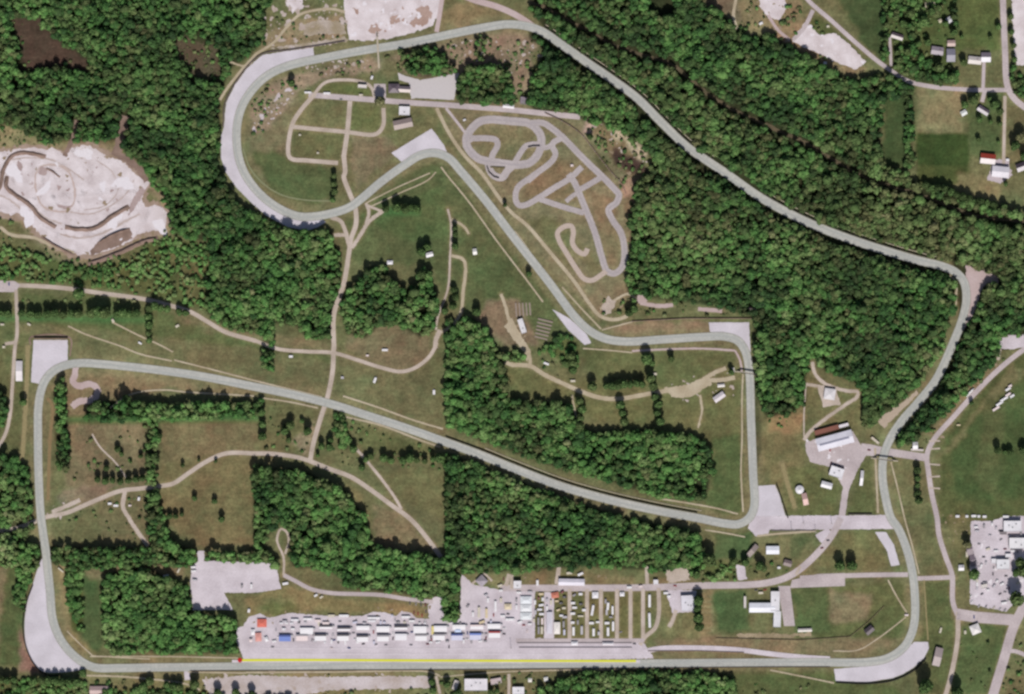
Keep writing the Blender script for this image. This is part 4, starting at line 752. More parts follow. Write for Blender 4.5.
trees('small dark tree on the inner verge of the loop', None, [(292,84)], 2.8, (0,))
trees('tree in the column below the service road on the inside of the bend', 'hedge trees below the inside bend', [(573,370,3.8),(571,356,3.4),(573,363,3.4),(592,386,3.8),(646,359,5),(652,363,3),(671,359,3.2),(650,378,4),(653,386,4)], 3.4)
trees('tree in the row above the curved service lane', 'trees in the row above the curved service lane', [(606,386,3),(612,386),(618,385),(624,384),(630,384),(636,383),(642,384)], 3.4, (0, 2))
trees('tree in one of the short hedges dividing the small southern fields', 'hedge trees dividing the small fields', [(620,405),(622,413),(624,421),(655,397),(658,404),(657,413),(660,421),(579,401),(582,409),(580,418),(579,427)], 3.6)
trees('small tree by the footbridge above the southern fields', None, [(731,372)], 2.6, (0,))
trees('tree beside the access track south of the start straight', 'trees south of the start straight', [(150,681,3.4),(144,686,4),(167,684,3),(174,686),(180,686),(195,684,4.4),(83,673,3.8),(218,692,3.2),(236,692,3.4),(252,694,3.6)], 3.2)
trees('tree in the hedge under the big gravel corner', 'hedge trees under the gravel corner', [(2,679),(8,680),(15,679),(35,680),(42,680),(49,680),(56,680),(63,681),(70,681),(77,681)], 3.4)
trees('dark tree beside the tall white building south of the straight', 'trees beside the tall white building', [(432,681,3.4),(447,684,3),(433,690,3.4),(458,692,3),(497,690,2.6),(491,692,3)], 3)
trees('garden tree among the houses at the north-east road bend', 'garden trees at the north-east bend', [(902,24,3.4),(923,22,4.4),(953,33,3.6),(961,37,2),(963,63,3.2),(951,78,3.4),(938,68,3.6),(927,43,3),(897,53,3),(899,60,3),(931,12,3),(945,24,2.4),(956,28,2.6),(910,14,3),(912,36,3.4),(918,44,2.6),(907,52,3.2)], 3)
trees('tree beside the north-south lane in the corner meadow', 'trees by the north-south lane', [(990,38,1.8),(998,27,2.8),(1010,17,2.8),(1011,32,2.4),(1013,46,2.6),(1014,60,2.8)], 2.6)
trees('garden tree south of the north-east crossroads', 'garden trees south of the crossroads', [(972,101,3.4),(964,105,3.2),(994,105,3.6),(999,112,3.2),(979,120,3),(990,122,2),(999,124,2.4),(978,140,2.2),(998,142,1.6),(976,96,2.6),(989,99,2.4)], 3)
trees('rust brown tree on the eastern edge south of the crossroads', None, [(1020,138)], 4.6, (4,))
trees('dark tree on the eastern edge above the red-roofed barn', 'dark trees by the red-roofed barn', [(1014,146,4),(1023,156,3.4),(1005,184,2)], 3.4, (0,))
trees('tree in the hedge along the old railbed below the north-east fields', 'hedge trees below the north-east fields', [(925,185),(931,188),(937,189,4),(943,189,4),(950,192),(956,195),(962,197),(968,199),(980,202),(986,203),(993,205),(1003,207)], 3.2, (0, 2))
trees('small tree by the kart circuit and its gravel path', 'small trees by the kart circuit', [(505,205,1.8),(529,274,2.4),(590,137,2.4),(634,309,3.4),(629,313,2.8)], 2.4, (0, 2))
trees('small tree by the loop crossing of the two roads', 'small trees by the loop crossing', [(334,176,2.6),(334,184,2.8),(335,192,2.8),(333,200,2.4)], 2.6, (1, 3))

# ------------------------------------------------------------------ low bushes on the rough ground
ROUGH = [([(-55,215),(30,220),(60,250),(100,262),(150,240),(168,205),(180,240),(209,245),(208,312),(150,296),(60,285),(-55,279)],.22), ([(375,52),(400,60),(470,36),(540,40),(532,105),(505,100),(470,80),(400,72)],.3), ([(258,20),(300,15),(345,22),(346,38),(262,50)],.2), ([(245,100),(280,76),(370,60),(372,76),(320,78),(290,92),(262,135),(248,135)],.22), ([(735,0),(800,5),(860,68),(800,58),(740,34)],.3), ([(578,115),(640,140),(648,178),(636,300),(624,280),(630,200),(600,160),(580,130)],.3), ([(20,60),(90,60),(40,72),(12,70),(12,20),(40,20)],.12), ([(176,36),(222,48),(224,82),(190,80)],.4), ([(-55,125),(20,128),(60,146),(40,150),(-55,152)],.5), ([(505,340),(545,350),(575,380),(560,385),(520,362)],.12), ([(885,0),(955,0),(958,80),(905,80),(888,62)],.16), ([(262,400),(325,405),(312,455),(262,450)],.1), ([(325,425),(350,420),(446,455),(446,470),(370,466),(330,465)],.14), ([(905,420),(940,415),(1000,352),(1008,360),(940,430),(925,445)],.3), ([(-10,300),(150,300),(150,306),(-10,300)],.3), ([(985,285),(1000,288),(1000,320),(980,325)],.5), ([(100,486),(150,486),(158,540),(120,545),(60,520)],.07), ([(66,425),(148,425),(148,485),(70,480)],.05), ([(90,668),(430,676),(430,700),(90,700)],.12), ([(430,672),(540,672),(540,700),(430,700)],.2), ([(640,670),(840,684),(840,700),(640,700)],.07), ([(700,560),(790,560),(790,582),(700,582)],.14), ([(760,345),(806,375),(804,430),(765,430)],.12), ([(600,300),(640,298),(750,308),(750,318),(640,316),(605,325)],.2), ([(960,640),(1024,640),(1024,700),(950,700)],.06), ([(1012,640),(1030,640),(1030,700),(1000,700)],.3)]
bx, by = [], []
for poly, dens in ROUGH:
    x0, x1 = min(p[0] for p in poly), max(p[0] for p in poly); y0, y1 = min(p[1] for p in poly), max(p[1] for p in poly)
    n = int((x1-x0)*(y1-y0)*dens*.12); X = rng.uniform(x0, x1, n); Y = rng.uniform(y0, y1, n)
    ok = inpoly(X, Y, poly) & ~at(free_road, X, Y); bx.append(X[ok]); by.append(Y[ok])
bx, by = np.concatenate(bx), np.concatenate(by); n = len(bx); br = .6+2.6*rng.uniform(0, 1, n)**2
arr = crown_arrays((bx-CX)*S, (CY-by)*S, br, br*rng.uniform(.9, 2.0, n), (.5+rng.normal(size=n)*.2).clip(0, 1), (.5+rng.normal(size=n)*.3).clip(0, 1), IV1, IF1, 18, rng)
tag(link('bushes', foliage_mesh('bushes', arr)), 'low bushes and saplings scattered over the rough ground', 'bushes', None, 'stuff'); print('bushes', n)
# ------------------------------------------------------------------ the ground sheet
blend(((13-td)/6).clip(0, 1)*(pmask(rect(-60,-60,1084,754), 0, 0)), (112, 106, 76), .75)
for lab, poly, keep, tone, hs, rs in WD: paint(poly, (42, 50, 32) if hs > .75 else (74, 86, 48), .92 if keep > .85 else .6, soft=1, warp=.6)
paint_line([(0,150),(46,148),(66,150),(90,143),(122,160),(150,184),(168,210),(166,230),(140,238),(100,256),(72,258),(40,240),(20,218),(0,213)], 9, (134,114,90), .75, 3)
paint([(-55,122),(20,128),(60,148),(40,152),(-55,154)], (120,110,80), .7)
paint(rect(917,134,968,166), (56,74,40), 1, 1, .3); paint(rect(917,166,958,184), (74,86,50), .8, 1, .5); paint(rect(918,90,962,133), (120,110,78), .8, 1, .3)
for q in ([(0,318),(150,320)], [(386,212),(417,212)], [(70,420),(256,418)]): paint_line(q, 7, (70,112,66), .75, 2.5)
for p, c in F:
    if c in ((68,54,44), (80,70,54), (64,48,42), (168,150,126), (98,88,68)): paint(p, c)
var = 1+.05*vnoise(60, 31)+.05*vnoise(22, 32)+.04*vnoise(7, 33)+.03*rng.normal(size=(NY, NX))
hue = -.008+.04*vnoise(30, 34)+.035*vnoise(10, 35)+.025*vnoise(4, 36)
lum = ground[..., 0:1]/np.maximum(1e-4, ground[..., 1:2]); wt = np.clip((lum-.85)/.35, 0, 1)
ground = ground*(np.array([1.05, .95, .92])*(1-wt)+np.array([1.2, 1.2, 1.28])*wt)
gc = ground*var[..., None]; gc[..., 0] *= 1+hue; gc[..., 1] *= 1-hue*.4
gc = gc*1.12; gc = (gc/K).clip(0, 1)
xs = np.concatenate([[-9000, -3000, -1500], gx, [2500, 4500, 10000]]); ys = np.concatenate([[-9000, -3000, -1500], gy, [2500, 4500, 10000]])
far = np.array([lin(c)/K for c in (84, 94, 60)])
ew = (np.minimum(np.minimum(XX-GX0, GX1-XX), np.minimum(YY-GY0, GY1-YY))/30).clip(0, 1)[..., None]; gc = far+(gc-far)*ew
GC = np.empty((len(ys), len(xs), 3)); GC[:] = far; GC[3:-3, 3:-3] = gc
Xg, Yg = np.meshgrid(xs, ys)
gv = np.stack([(Xg-CX)*S, (CY-Yg)*S, np.zeros_like(Xg)], 2).reshape(-1, 3)
nx_, ny_ = len(xs), len(ys); ii = np.arange(nx_*ny_).reshape(ny_, nx_)
gf = np.stack([ii[1:, :-1], ii[1:, 1:], ii[:-1, 1:], ii[:-1, :-1]], 2).reshape(-1, 4)
me = bpy.data.meshes.new('ground'); me.vertices.add(len(gv)); me.vertices.foreach_set('co', gv.astype(np.float32).ravel())
me.loops.add(gf.size); me.loops.foreach_set('vertex_index', gf.astype(np.int32).ravel())
me.polygons.add(len(gf)); me.polygons.foreach_set('loop_start', (np.arange(len(gf))*4).astype(np.int32)); me.update(calc_edges=True)
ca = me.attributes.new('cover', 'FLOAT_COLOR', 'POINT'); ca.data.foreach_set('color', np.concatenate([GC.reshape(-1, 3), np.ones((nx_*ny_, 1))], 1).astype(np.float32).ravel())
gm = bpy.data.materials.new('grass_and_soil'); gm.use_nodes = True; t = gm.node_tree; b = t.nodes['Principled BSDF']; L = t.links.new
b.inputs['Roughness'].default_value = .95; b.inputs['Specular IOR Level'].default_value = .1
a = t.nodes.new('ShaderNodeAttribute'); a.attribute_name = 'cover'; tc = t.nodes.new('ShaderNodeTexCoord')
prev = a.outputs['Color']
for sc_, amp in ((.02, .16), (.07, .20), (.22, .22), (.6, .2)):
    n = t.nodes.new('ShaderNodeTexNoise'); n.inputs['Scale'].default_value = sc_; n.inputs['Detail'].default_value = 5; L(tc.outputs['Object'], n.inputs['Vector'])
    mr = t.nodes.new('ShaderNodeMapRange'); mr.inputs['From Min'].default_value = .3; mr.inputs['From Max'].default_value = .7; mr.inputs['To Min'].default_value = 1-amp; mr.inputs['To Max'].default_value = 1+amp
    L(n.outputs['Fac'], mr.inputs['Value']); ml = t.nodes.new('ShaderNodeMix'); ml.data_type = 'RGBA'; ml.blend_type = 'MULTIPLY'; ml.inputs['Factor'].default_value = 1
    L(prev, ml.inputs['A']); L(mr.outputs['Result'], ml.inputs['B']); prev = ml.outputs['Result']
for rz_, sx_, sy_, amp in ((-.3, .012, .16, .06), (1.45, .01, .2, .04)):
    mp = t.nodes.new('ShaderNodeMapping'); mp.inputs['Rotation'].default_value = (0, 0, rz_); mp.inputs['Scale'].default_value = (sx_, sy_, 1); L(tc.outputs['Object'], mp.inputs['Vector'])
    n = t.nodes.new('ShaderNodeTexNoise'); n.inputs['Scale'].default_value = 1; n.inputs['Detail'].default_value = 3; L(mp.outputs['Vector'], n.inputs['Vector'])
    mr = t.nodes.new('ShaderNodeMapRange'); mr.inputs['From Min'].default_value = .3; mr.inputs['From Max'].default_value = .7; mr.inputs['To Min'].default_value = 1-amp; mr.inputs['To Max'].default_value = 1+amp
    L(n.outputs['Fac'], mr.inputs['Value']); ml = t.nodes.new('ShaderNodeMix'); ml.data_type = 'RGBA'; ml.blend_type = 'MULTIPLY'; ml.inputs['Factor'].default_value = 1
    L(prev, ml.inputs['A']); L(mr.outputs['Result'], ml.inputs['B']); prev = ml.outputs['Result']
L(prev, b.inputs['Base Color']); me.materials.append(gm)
tag(link('ground', me), None, None, kind='structure')
# ------------------------------------------------------------------ buildings
def gable_mesh(w, d, h, rise, mats, over=.5, mi2=0):
    a, b = w/2+over, d/2+over; mb = MB(); e = h-.05; th = .22
    k = rise*over/(d/2)
    for sg, mi in ((-1, 0), (1, mi2)):
        p = [(-a, sg*b, e-k), (a, sg*b, e-k), (a, 0, h+rise), (-a, 0, h+rise)]
        q = [(x, y, z+th) for x, y, z in p]
        f = [(0, 1, 2, 3), (7, 6, 5, 4), (0, 4, 5, 1), (1, 5, 6, 2), (3, 7, 4, 0)] if sg > 0 else [(3, 2, 1, 0), (4, 5, 6, 7), (1, 5, 4, 0), (2, 6, 5, 1), (0, 4, 7, 3)]
        mb.add(p+q, f, mi)
    return mb.mesh('roof', mats)
def hip_mesh(w, d, h, rise, mats, over=.5):
    a, b = w/2+over, d/2+over; r = max(0.05, a-b) if a > b else .05; mb = MB()
    mb.add([(-a, -b, h), (a, -b, h), (a, b, h), (-a, b, h), (-r, 0, h+rise), (r, 0, h+rise)], [(0, 1, 5, 4), (1, 2, 5), (2, 3, 4, 5), (3, 0, 4), (3, 2, 1, 0)])
    return mb.mesh('roof', mats)
def roofmat(rgb): return mat('roof_%d_%d_%d' % rgb, rgb, .07, scale=.35, rough=.5, rgb2=tuple(max(0, int(c*.93)) for c in rgb), spec=.3)
def building(name, label, cat, p, wpx, dpx, rot, h, roof, rgb, wall=(176, 170, 162), rgb2=None, rise=None, chimney=False, units=0):
    t = thing(name, label, cat, W(p), R(rot)); w, d = wpx*S, dpx*S
    w -= .8; d -= .8
    ww = plain(wall, .8)
    mb = MB(); mb.box(-w/2, w/2, -d/2, d/2, 0, h)
    if roof == 'gable':
        rs = rise or min(3.2, d*.2)
        for sx in (-1, 1):
            x0, x1 = sx*(w/2-.2), sx*w/2
            v = [(x0, -d/2, h), (x0, d/2, h), (x0, 0, h+rs), (x1, -d/2, h), (x1, d/2, h), (x1, 0, h+rs)]
            mb.add(v, [(0, 1, 2), (5, 4, 3), (0, 3, 4, 1), (1, 4, 5, 2), (2, 5, 3, 0)] if sx > 0 else [(2, 1, 0), (3, 4, 5), (1, 4, 3, 0), (2, 5, 4, 1), (0, 3, 5, 2)])
    mb.build('wall', ww, t)
    if roof == 'gable':
        ro = link('roof', gable_mesh(w, d, h, rs, [roofmat(rgb), roofmat(rgb2 or rgb)], mi2=1 if rgb2 else 0), t)
    elif roof == 'hip':
        rs = rise or min(3.0, d*.25); ro = link('roof', hip_mesh(w, d, h, rs, roofmat(rgb)), t)
    else:
        rs = .5; rb = MB(); a, b = w/2+.25, d/2+.25; rb.box(-a, a, -b, b, h+.01, h+.3)
        for x0, x1, y0, y1 in ((-a, a, -b, -b+.3), (-a, a, b-.3, b), (-a, -a+.3, -b+.3, b-.3), (a-.3, a, -b+.3, b-.3)): rb.box(x0, x1, y0, y1, h+.3, h+.75)
        ro = rb.build('roof', roofmat(rgb), t)
        for k in range(units):
            u = MB(); x = -w*.3+w*.6*(k+.5)/units; y = d*random.uniform(-.2, .2); u.box(x-.9, x+.9, y-.7, y+.7, h+.3, h+1.5); u.cyl((x, y, h+1.5), .5, .15, 12)
            u.build('rooftop_unit', M_STEEL, ro)
    if chimney:
        c = MB(); c.box(w*.2, w*.2+.8, d*.12, d*.12+.8, h, h+rs+1.0); c.build('chimney', plain((140, 84, 70), .9), ro)
    gd = 3.4 if h > 4.5 else 1.0
    db = MB(); db.box(-gd/2, gd/2, -d/2-.06, -d/2+.02, 0.02, 3.4 if h > 4.5 else 2.1); dd = db.build('door', plain((120, 112, 106), .6), t)
    hb = MB(); hb.box(gd*.3, gd*.3+.12, -d/2-.14, -d/2-.06, .95, 1.1); hb.build('handle', M_STEEL, dd)
    n = max(1, int(w/5))
    for sy in (-1, 1):
        for k in range(n):
            x = -w/2+w*(k+.5)/n
            if sy < 0 and abs(x) < gd/2+.9: continue
            wb = MB(); y = sy*d/2; z0 = 1.0 if h < 4.5 else 1.6; wb.box(x-.75, x+.75, min(y, y+sy*.05), max(y, y+sy*.05), z0, z0+1.2)
            wo = wb.build('window', plain((220, 218, 214), .5), t)
            gb = MB(); y2 = y+sy*.05; gb.box(x-.64, x+.64, min(y2, y2+sy*.02), max(y2, y2+sy*.02), z0+.11, z0+1.09); gb.build('pane', M_GLASS, wo)
    return t
WH = (228, 226, 232); OFF = (214, 208, 204); GY = (128, 120, 124); DK = (84, 78, 84)
B = building
g_ = B('garage_building', 'long tilted white race garage with a grey roof ridge by the grey yard', 'garage', (834.5,440.5), 37, 13, 15, 6.5, 'gable', (222,220,232), (200,196,200), rise=1.6)
mb = MB(); mb.box(-24, 22, -2.2, 1.0, 7.6, 8.6, taper=.3); mb.build('ridge_vent', plain((140,140,158), .6), g_)
B('shed', 'rust brown roofed lean-to behind the long tilted garage', 'shed', (826.5,430), 25, 5.2, 15, 4.2, 'flat', (132,84,70), (120,84,76))
B('shed', 'white container-like box at the north-east end of the long garage', 'container', (843.5,425.5), 10, 3.4, 15, 4.2, 'flat', (224,218,224))
B('storage_building', 'white flat roofed shed south of the long race garage', 'shed', (836.4,472), 14, 10, -18, 6, 'flat', WH, units=2)
B('barn', 'small white shed tilted on the grass south-west of the race garage yard', 'shed', (826.4,485), 11, 6, -15, 5.5, 'gable', WH)
B('barn', 'narrow pink roofed shed beside the round white tank', 'shed', (804.8,499), 5, 12, 12, 4.5, 'gable', (214,178,172))
B('shed', 'white roofed pavilion on the sandy hairpin lot in the woods', 'pavilion', (829.5,394), 11, 11, -8, 4.5, 'hip', (218,214,218), rise=1.5)
B('hall', 'tall white building with long shadow on the south side of the start straight', 'building', (476,684), 23, 12, 0, 13, 'flat', (226,222,228), units=3)
B('hall', 'pinkish flat annex east of the tall white building', 'annex', (496,681), 11, 6, 10, 4, 'flat', (196,180,182))
B('hall', 'pale slanted annex west of the tall white building', 'annex', (455.5,685), 5, 10, -20, 4, 'flat', (206,198,196))
B('hall', 'white building at the bottom edge east of the tall white building', 'building', (518.3,690.5), 12, 8, 0, 6, 'flat', WH, units=1)
B('shed', 'pinkish roofed low building at the bottom edge below the first corner', 'building', (100,690), 20, 8, 0, 4, 'gable', (184,160,158))
B('hall', 'wide white roofed building on the lawn west of the tarmac lane', 'building', (762,607.4), 26, 9.5, 0, 5.5, 'gable', (228,230,240), rise=1.6)
B('hall', 'upright white wing at the east end of the wide white lawn building', 'building', (775,601), 9, 20, 0, 6.5, 'flat', WH, units=1)
B('hall', 'narrow white wing pointing south from the wide white lawn building', 'building', (777,619), 7.5, 16, -2, 5, 'flat', (224,224,230))
B('shed', 'narrow white shed left of the wide white lawn building', 'shed', (744.8,602), 2.6, 12, 0, 5, 'flat', OFF)
B('shed', 'long low white shed at the foot of the tarmac lane', 'shed', (804.7,630), 14, 3.2, 2, 4, 'gable', OFF)
B('shed', 'white shed on the lawn south of the pit exit road', 'shed', (772.5,550), 13, 8, 0, 5, 'gable', (230,232,242), rise=1.2)
B('barn', 'grey-brown slanted barn on the lawn below the right-hand corner', 'barn', (752.5,550.5), 4.8, 14, -40, 4.5, 'gable', (160,146,142))
B('cabin', 'small brown roofed cabin on the path by the service road', 'cabin', (787.6,563), 8, 6, -15, 4, 'gable', (132,116,116))
B('hall', 'white angular roofed building east of the camp lanes', 'building', (688,603), 14, 16, 3, 6, 'flat', (222,220,230), units=3)
B('hall', 'long white shed north of the camp lanes', 'shed', (571.5,582), 26, 6.6, -1, 5, 'gable', (216,212,226), rise=1.2)
B('shed', 'white square shed north of the service road near the camper row', 'shed', (517.4,584.5), 8, 8, 0, 7, 'flat', WH, units=1)
B('shed', 'small white shed north of the service road east of the camp lanes', 'shed', (655.7,582), 5, 5, 0, 4.5, 'flat', WH)
B('pavilion', 'grey hip roofed pavilion turned cornerwise by the paddock entrance', 'pavilion', (481.7,580.7), 9, 9, 45, 4.5, 'hip', (164,156,166))
B('shed', 'dark grey roofed timing hut on the slope inside the last corner', 'hut', (869,630), 9, 6.5, 40, 4.5, 'gable', (120,110,116), rgb2=(82,74,80))
B('barn', 'grey-pink roofed long barn right of the last corner gravel', 'barn', (937.4,656.5), 7.5, 18.5, -13, 5, 'gable', (170,156,156))
B('pavilion', 'white many sided pavilion roof beside the entrance road', 'pavilion', (975,629), 9.5, 9.5, 22, 4.5, 'hip', (226,222,222), rise=2.4)
B('hall', 'northernmost large white hall of the eastern car park', 'hall', (1012,526), 18, 11, 0, 7, 'flat', WH, units=3)
B('hall', 'white hall in the middle of the eastern car park', 'hall', (1018,543), 19, 11, 0, 7, 'flat', (230,228,232), units=2)
B('hall', 'southernmost white hall of the eastern car park', 'hall', (1002.5,564), 13, 10, 0, 6.5, 'flat', (226,226,232), units=2)
B('shed', 'long grey shed along the western edge of the eastern car park', 'shed', (969,549), 6, 12, 12, 5, 'gable', (132,118,126))
B('shed', 'lower grey shed along the western edge of the eastern car park', 'shed', (972,560), 5, 12, 8, 5, 'gable', (140,126,136))
B('house', 'small white house on the grass wedge west of the eastern car park', 'house', (961,567.7), 5.5, 5.5, 0, 3.5, 'gable', WH, chimney=True)
B('house', 'white house at the junction north of the exit road', 'house', (915,445.5), 5, 7, 0, 4, 'gable', WH, chimney=True)
B('shed', 'pale low shed beside the white house at the junction', 'shed', (917,450), 13, 2.4, -3, 2.6, 'flat', (208,198,194))
B('house', 'dark roofed house at the end of the short drive by the north road', 'house', (897,36.5), 12, 5.5, -18, 4, 'gable', (206,198,196), (190,184,178), (96,84,92), chimney=True)
B('house', 'grey roofed farmhouse among the trees of the north road bend', 'house', (937,51), 12, 8, -8, 5, 'gable', (158,148,158), chimney=True)
B('barn', 'bluish grey barn east of the grey farmhouse', 'barn', (950.5,55.5), 8.5, 13, 0, 5.5, 'gable', (140,138,152))
B('barn', 'pinkish tan shed north of the bluish grey barn', 'shed', (951,43.5), 8, 6, 0, 4.5, 'gable', (188,164,158))
B('shed', 'tan shed at the top edge north of the farmhouse', 'shed', (930,4.5), 10, 5, 8, 4, 'gable', (198,186,166))
B('shed', 'small white sheds cluster north of the farmhouse', 'shed', (949.5,20), 6, 6, 30, 4, 'gable', (206,206,212))
B('shed', 'little tan hut left of the small white shed cluster', 'hut', (940,21), 3.4, 3.4, 30, 3, 'gable', (200,192,168))
B('house', 'pale roofed bungalow west of the drive at the crossroads', 'house', (974.5,60.5), 13, 7.5, -6, 4, 'gable', (208,200,198), chimney=True)
B('house', 'grey and white garage house at the head of the drive', 'house', (985.5,57.5), 9.5, 9.5, 0, 5, 'gable', (224,222,230), (200,196,196), (132,122,134))
B('house', 'dark roofed slanted house south of the crossroads', 'house', (983,110.5), 12, 6, -32, 4, 'gable', (206,200,206), (190,186,186), (96,88,102), chimney=True)
B('shed', 'white garden shed west of the dark slanted house', 'shed', (963.5,113), 6, 5, 30, 3.4, 'gable', (222,224,224))
B('barn', 'red roofed barn with white south slope at the end of the farm lane', 'barn', (987.5,159), 15, 10, -6, 6, 'gable', (222,214,214), (200,190,188), (176,74,58), rise=3.5)
B('barn', 'large white farm building below the red roofed barn', 'farm building', (1000,172), 17, 11, -6, 6, 'gable', (220,216,224), rise=2)
B('house', 'dark roofed house at the eastern edge by the farm', 'house', (1021,167), 10, 8, 20, 4.5, 'gable', (208,202,206), (190,186,186), (80,70,80))
B('house', 'dark roofed clubhouse north of the infield road', 'clubhouse', (394,88.5), 11, 9, 0, 5, 'hip', (104,92,102))
B('house', 'long grey roofed clubhouse wing with pale front east of the dark roof', 'clubhouse', (404.5,89.5), 12, 6, -3, 4.5, 'gable', (206,194,190), (190,180,176), (120,110,118))
B('shed', 'white roofed shed south of the infield clubhouse', 'shed', (404.5,111), 11, 9, -2, 4.5, 'flat', (224,222,228), units=1)
B('barn', 'grey-brown gabled barn above the white gravel apron of the infield', 'barn', (403,124), 19, 9, 12, 5.5, 'gable', (160,144,140))
B('shed', 'white shed with rounded front inside the upper infield loop', 'shed', (362.5,86.5), 9, 3.6, -4, 5, 'flat', (222,214,212))
B('shed', 'white shed at the north edge of the kart circuit road', 'shed', (508.5,106.5), 11, 3.6, -6, 4.5, 'gable', (222,218,226))
B('shed', 'grey roofed shed behind the kart circuit road', 'shed', (523.7,100.8), 7, 7.5, -6, 5, 'flat', (138,128,138), units=1)
B('shed', 'white block of a building with grandstand terraces on the inside slope', 'building', (522,326), 5.6, 15, 18, 5, 'flat', (224,222,226), units=1)
B('shed', 'long white trailer-like shed on the strip beside the western field road', 'shed', (19.5,371), 6.5, 20, 0, 4, 'gable', (224,218,222))
B('shed', 'tilted white shed at the end of the curved service lane', 'shed', (719,397), 12, 6, 35, 4.5, 'gable', (216,208,214))
B('shed', 'small white shed north of the tilted white shed', 'shed', (721,385.5), 7, 3, 5, 3.5, 'gable', (220,214,212))
B('hut', 'tiny pale hut by the footbridge stairs', 'hut', (733,370), 3, 5, 5, 3, 'flat', OFF)
B('hut', 'white hut on the right side of the middle meadow', 'hut', (474.8,251.7), 4, 6, 8, 3.4, 'gable', (226,224,222))
B('hut', 'white hut beside the round tree clump of the middle meadow', 'hut', (429.5,254.7), 7, 4.4, 15, 3.4, 'gable', WH)
B('hut', 'small white building at the forks of the quarry lot road', 'hut', (244.5,51), 9, 6, -10, 4, 'flat', (200,194,190))
B('hut', 'long thin marshal shelter beside the road overpass', 'shelter', (875,440.5), 10, 2.6, -40, 3.2, 'flat', (206,196,180))
B('hut', 'white long shelter on the lawn west of the straight by the pit exit', 'shelter', (861.5,478), 3, 15, -6, 3.6, 'gable', WH)
# round tank
t = thing('storage_tank', 'round white storage tank beside the pink roofed shed', 'tank', W((799.4,489.5)))
mb = MB(); mb.cyl((0, 0, 0), 6, 4.5, 28); mb.build('tank_wall', plain((210, 208, 206), .6), t)
mb = MB(); mb.cyl((0, 0, 4.5), 6.3, 2.2, 28, r2=.5); rf = mb.build('roof', roofmat(WH), t)
mb = MB(); mb.cyl((0, 0, 6.6), .6, .7, 12); mb.build('vent', M_STEEL, rf)
mb = MB(); mb.box(-.3, .3, -6.3, -6.02, 0, 4.6); mb.build('ladder', M_STEEL, t)
# terraces
def terraces(label, p, rot, n, L, gap):
    t = thing('grandstand', label, 'grandstand', W(p), R(rot))
    for k in range(n):
        mb = MB(); y = k*gap; ln = L*(1+.03*k); mb.box(-ln/2, ln/2, y-1.2, y+1.2, 0, .45+.2*k); mb.build('bench', plain((148, 134, 124), .9), t)
terraces('grey terrace rows fanning out east of the white block on the inside slope', (541,338), -14, 6, 20, 5.4)
terraces('grey terrace rows north of the white block on the inside slope', (530,309), 94, 5, 19, 5.2)

# ------------------------------------------------------------------ walls, fences, bridges, posts
def wall(name, label, cat, pts, h, th, m, curve=True, posts=0, cap=None):
    c = smooth(pts, 4) if curve else np.array(pts, float); o = c[0]; t = thing(name, label, cat, W(o))
    n = normals(c); mb = MB(); q = th/S/2; vs = []
    for i in range(len(c)):
        for sg, z in ((-1, 0), (1, 0), (1, h), (-1, h)):
            p = c[i]+n[i]*q*sg-o; vs.append((p[0]*S, -p[1]*S, z))
    fs = []
    for i in range(len(c)-1):
        for k in range(4): fs.append((i*4+k, i*4+(k+1) % 4, i*4+4+(k+1) % 4, i*4+4+k))
    fs += [(3, 2, 1, 0), tuple(len(vs)-4+k for k in range(4))]
    mb.add(vs, fs); mesh = mb.mesh('panel', m); link('panel', mesh, t)
    if posts:
        for i in range(0, len(c), posts):
            pb = MB(); p = c[i]-o; pb.cyl((p[0]*S, -p[1]*S, 0), th*.5+.08, h+.25, 8); pb.build('post', M_STEEL, t)
    return t
M_SHADE_FEN = mat('dark_shade_fence', (74, 70, 66), .1)  # for fences added only to cast the dark strip beside the straights
M_WAL = mat('pale_wall', (188, 178, 158), .1)
def tr(i, j, dpx, st=3): return off(i, j, dpx)[::st]
ib = lambda x, y: int(np.argmin([abs(a-x)+abs(b-y) for a, b in TRACK]))
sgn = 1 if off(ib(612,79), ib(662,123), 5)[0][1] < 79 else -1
wall('added_shade_fence', 'added dark shade-casting fence along the outer edge of the upper back straight', 'fence', tr(ib(542,31), ib(712,164), 5.0*sgn), 3.6, .5, M_SHADE_FEN, posts=4)
wall('added_shade_fence', 'added dark shade-casting fence along the outer edge of the lower back straight', 'fence', tr(ib(763,199), ib(943,266), 5.0*sgn), 3.6, .5, M_SHADE_FEN, posts=4)
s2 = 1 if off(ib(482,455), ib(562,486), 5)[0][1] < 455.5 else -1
wall('added_shade_fence', 'added dark shade-casting fence on the north edge of the diagonal straight in the wood', 'fence', tr(ib(444,441), ib(700,518), 5.0*s2), 3.6, .5, M_SHADE_FEN, posts=4)
wall('concrete_wall', 'pale low wall along the outer verge of the upper back straight', 'wall', tr(ib(542,31), ib(712,164), 7.6*sgn), 1.2, .9, M_WAL)
wall('concrete_wall', 'pale low wall along the outer verge of the lower back straight', 'wall', tr(ib(763,199), ib(943,266), 7.8*sgn), 1.2, .9, M_WAL)
wall('concrete_wall', 'pale low wall north of the diagonal straight in the wood', 'wall', tr(ib(482,455), ib(700,518), 8*s2), 1.2, .9, M_WAL)
wall('tyre_wall', 'dark tyre wall behind the first corner gravel', 'tyre wall', [(33,585),(25.5,606),(23,626),(26,646),(34,664),(46,674.5),(62,675)], 2.6, 1.2, M_TYRE)
wall('tyre_wall', 'dark tyre wall behind the last corner gravel', 'tyre wall', [(836,682.5),(868,683.5),(894,680),(914,670),(926,658)], 2.4, 1.6, M_TYRE)
wall('retaining_wall', 'brown retaining wall along the north end of the western corner gravel', 'wall', [(34,338.5),(68,338.5)], 4.5, 1.2, M_QBRN, curve=False)
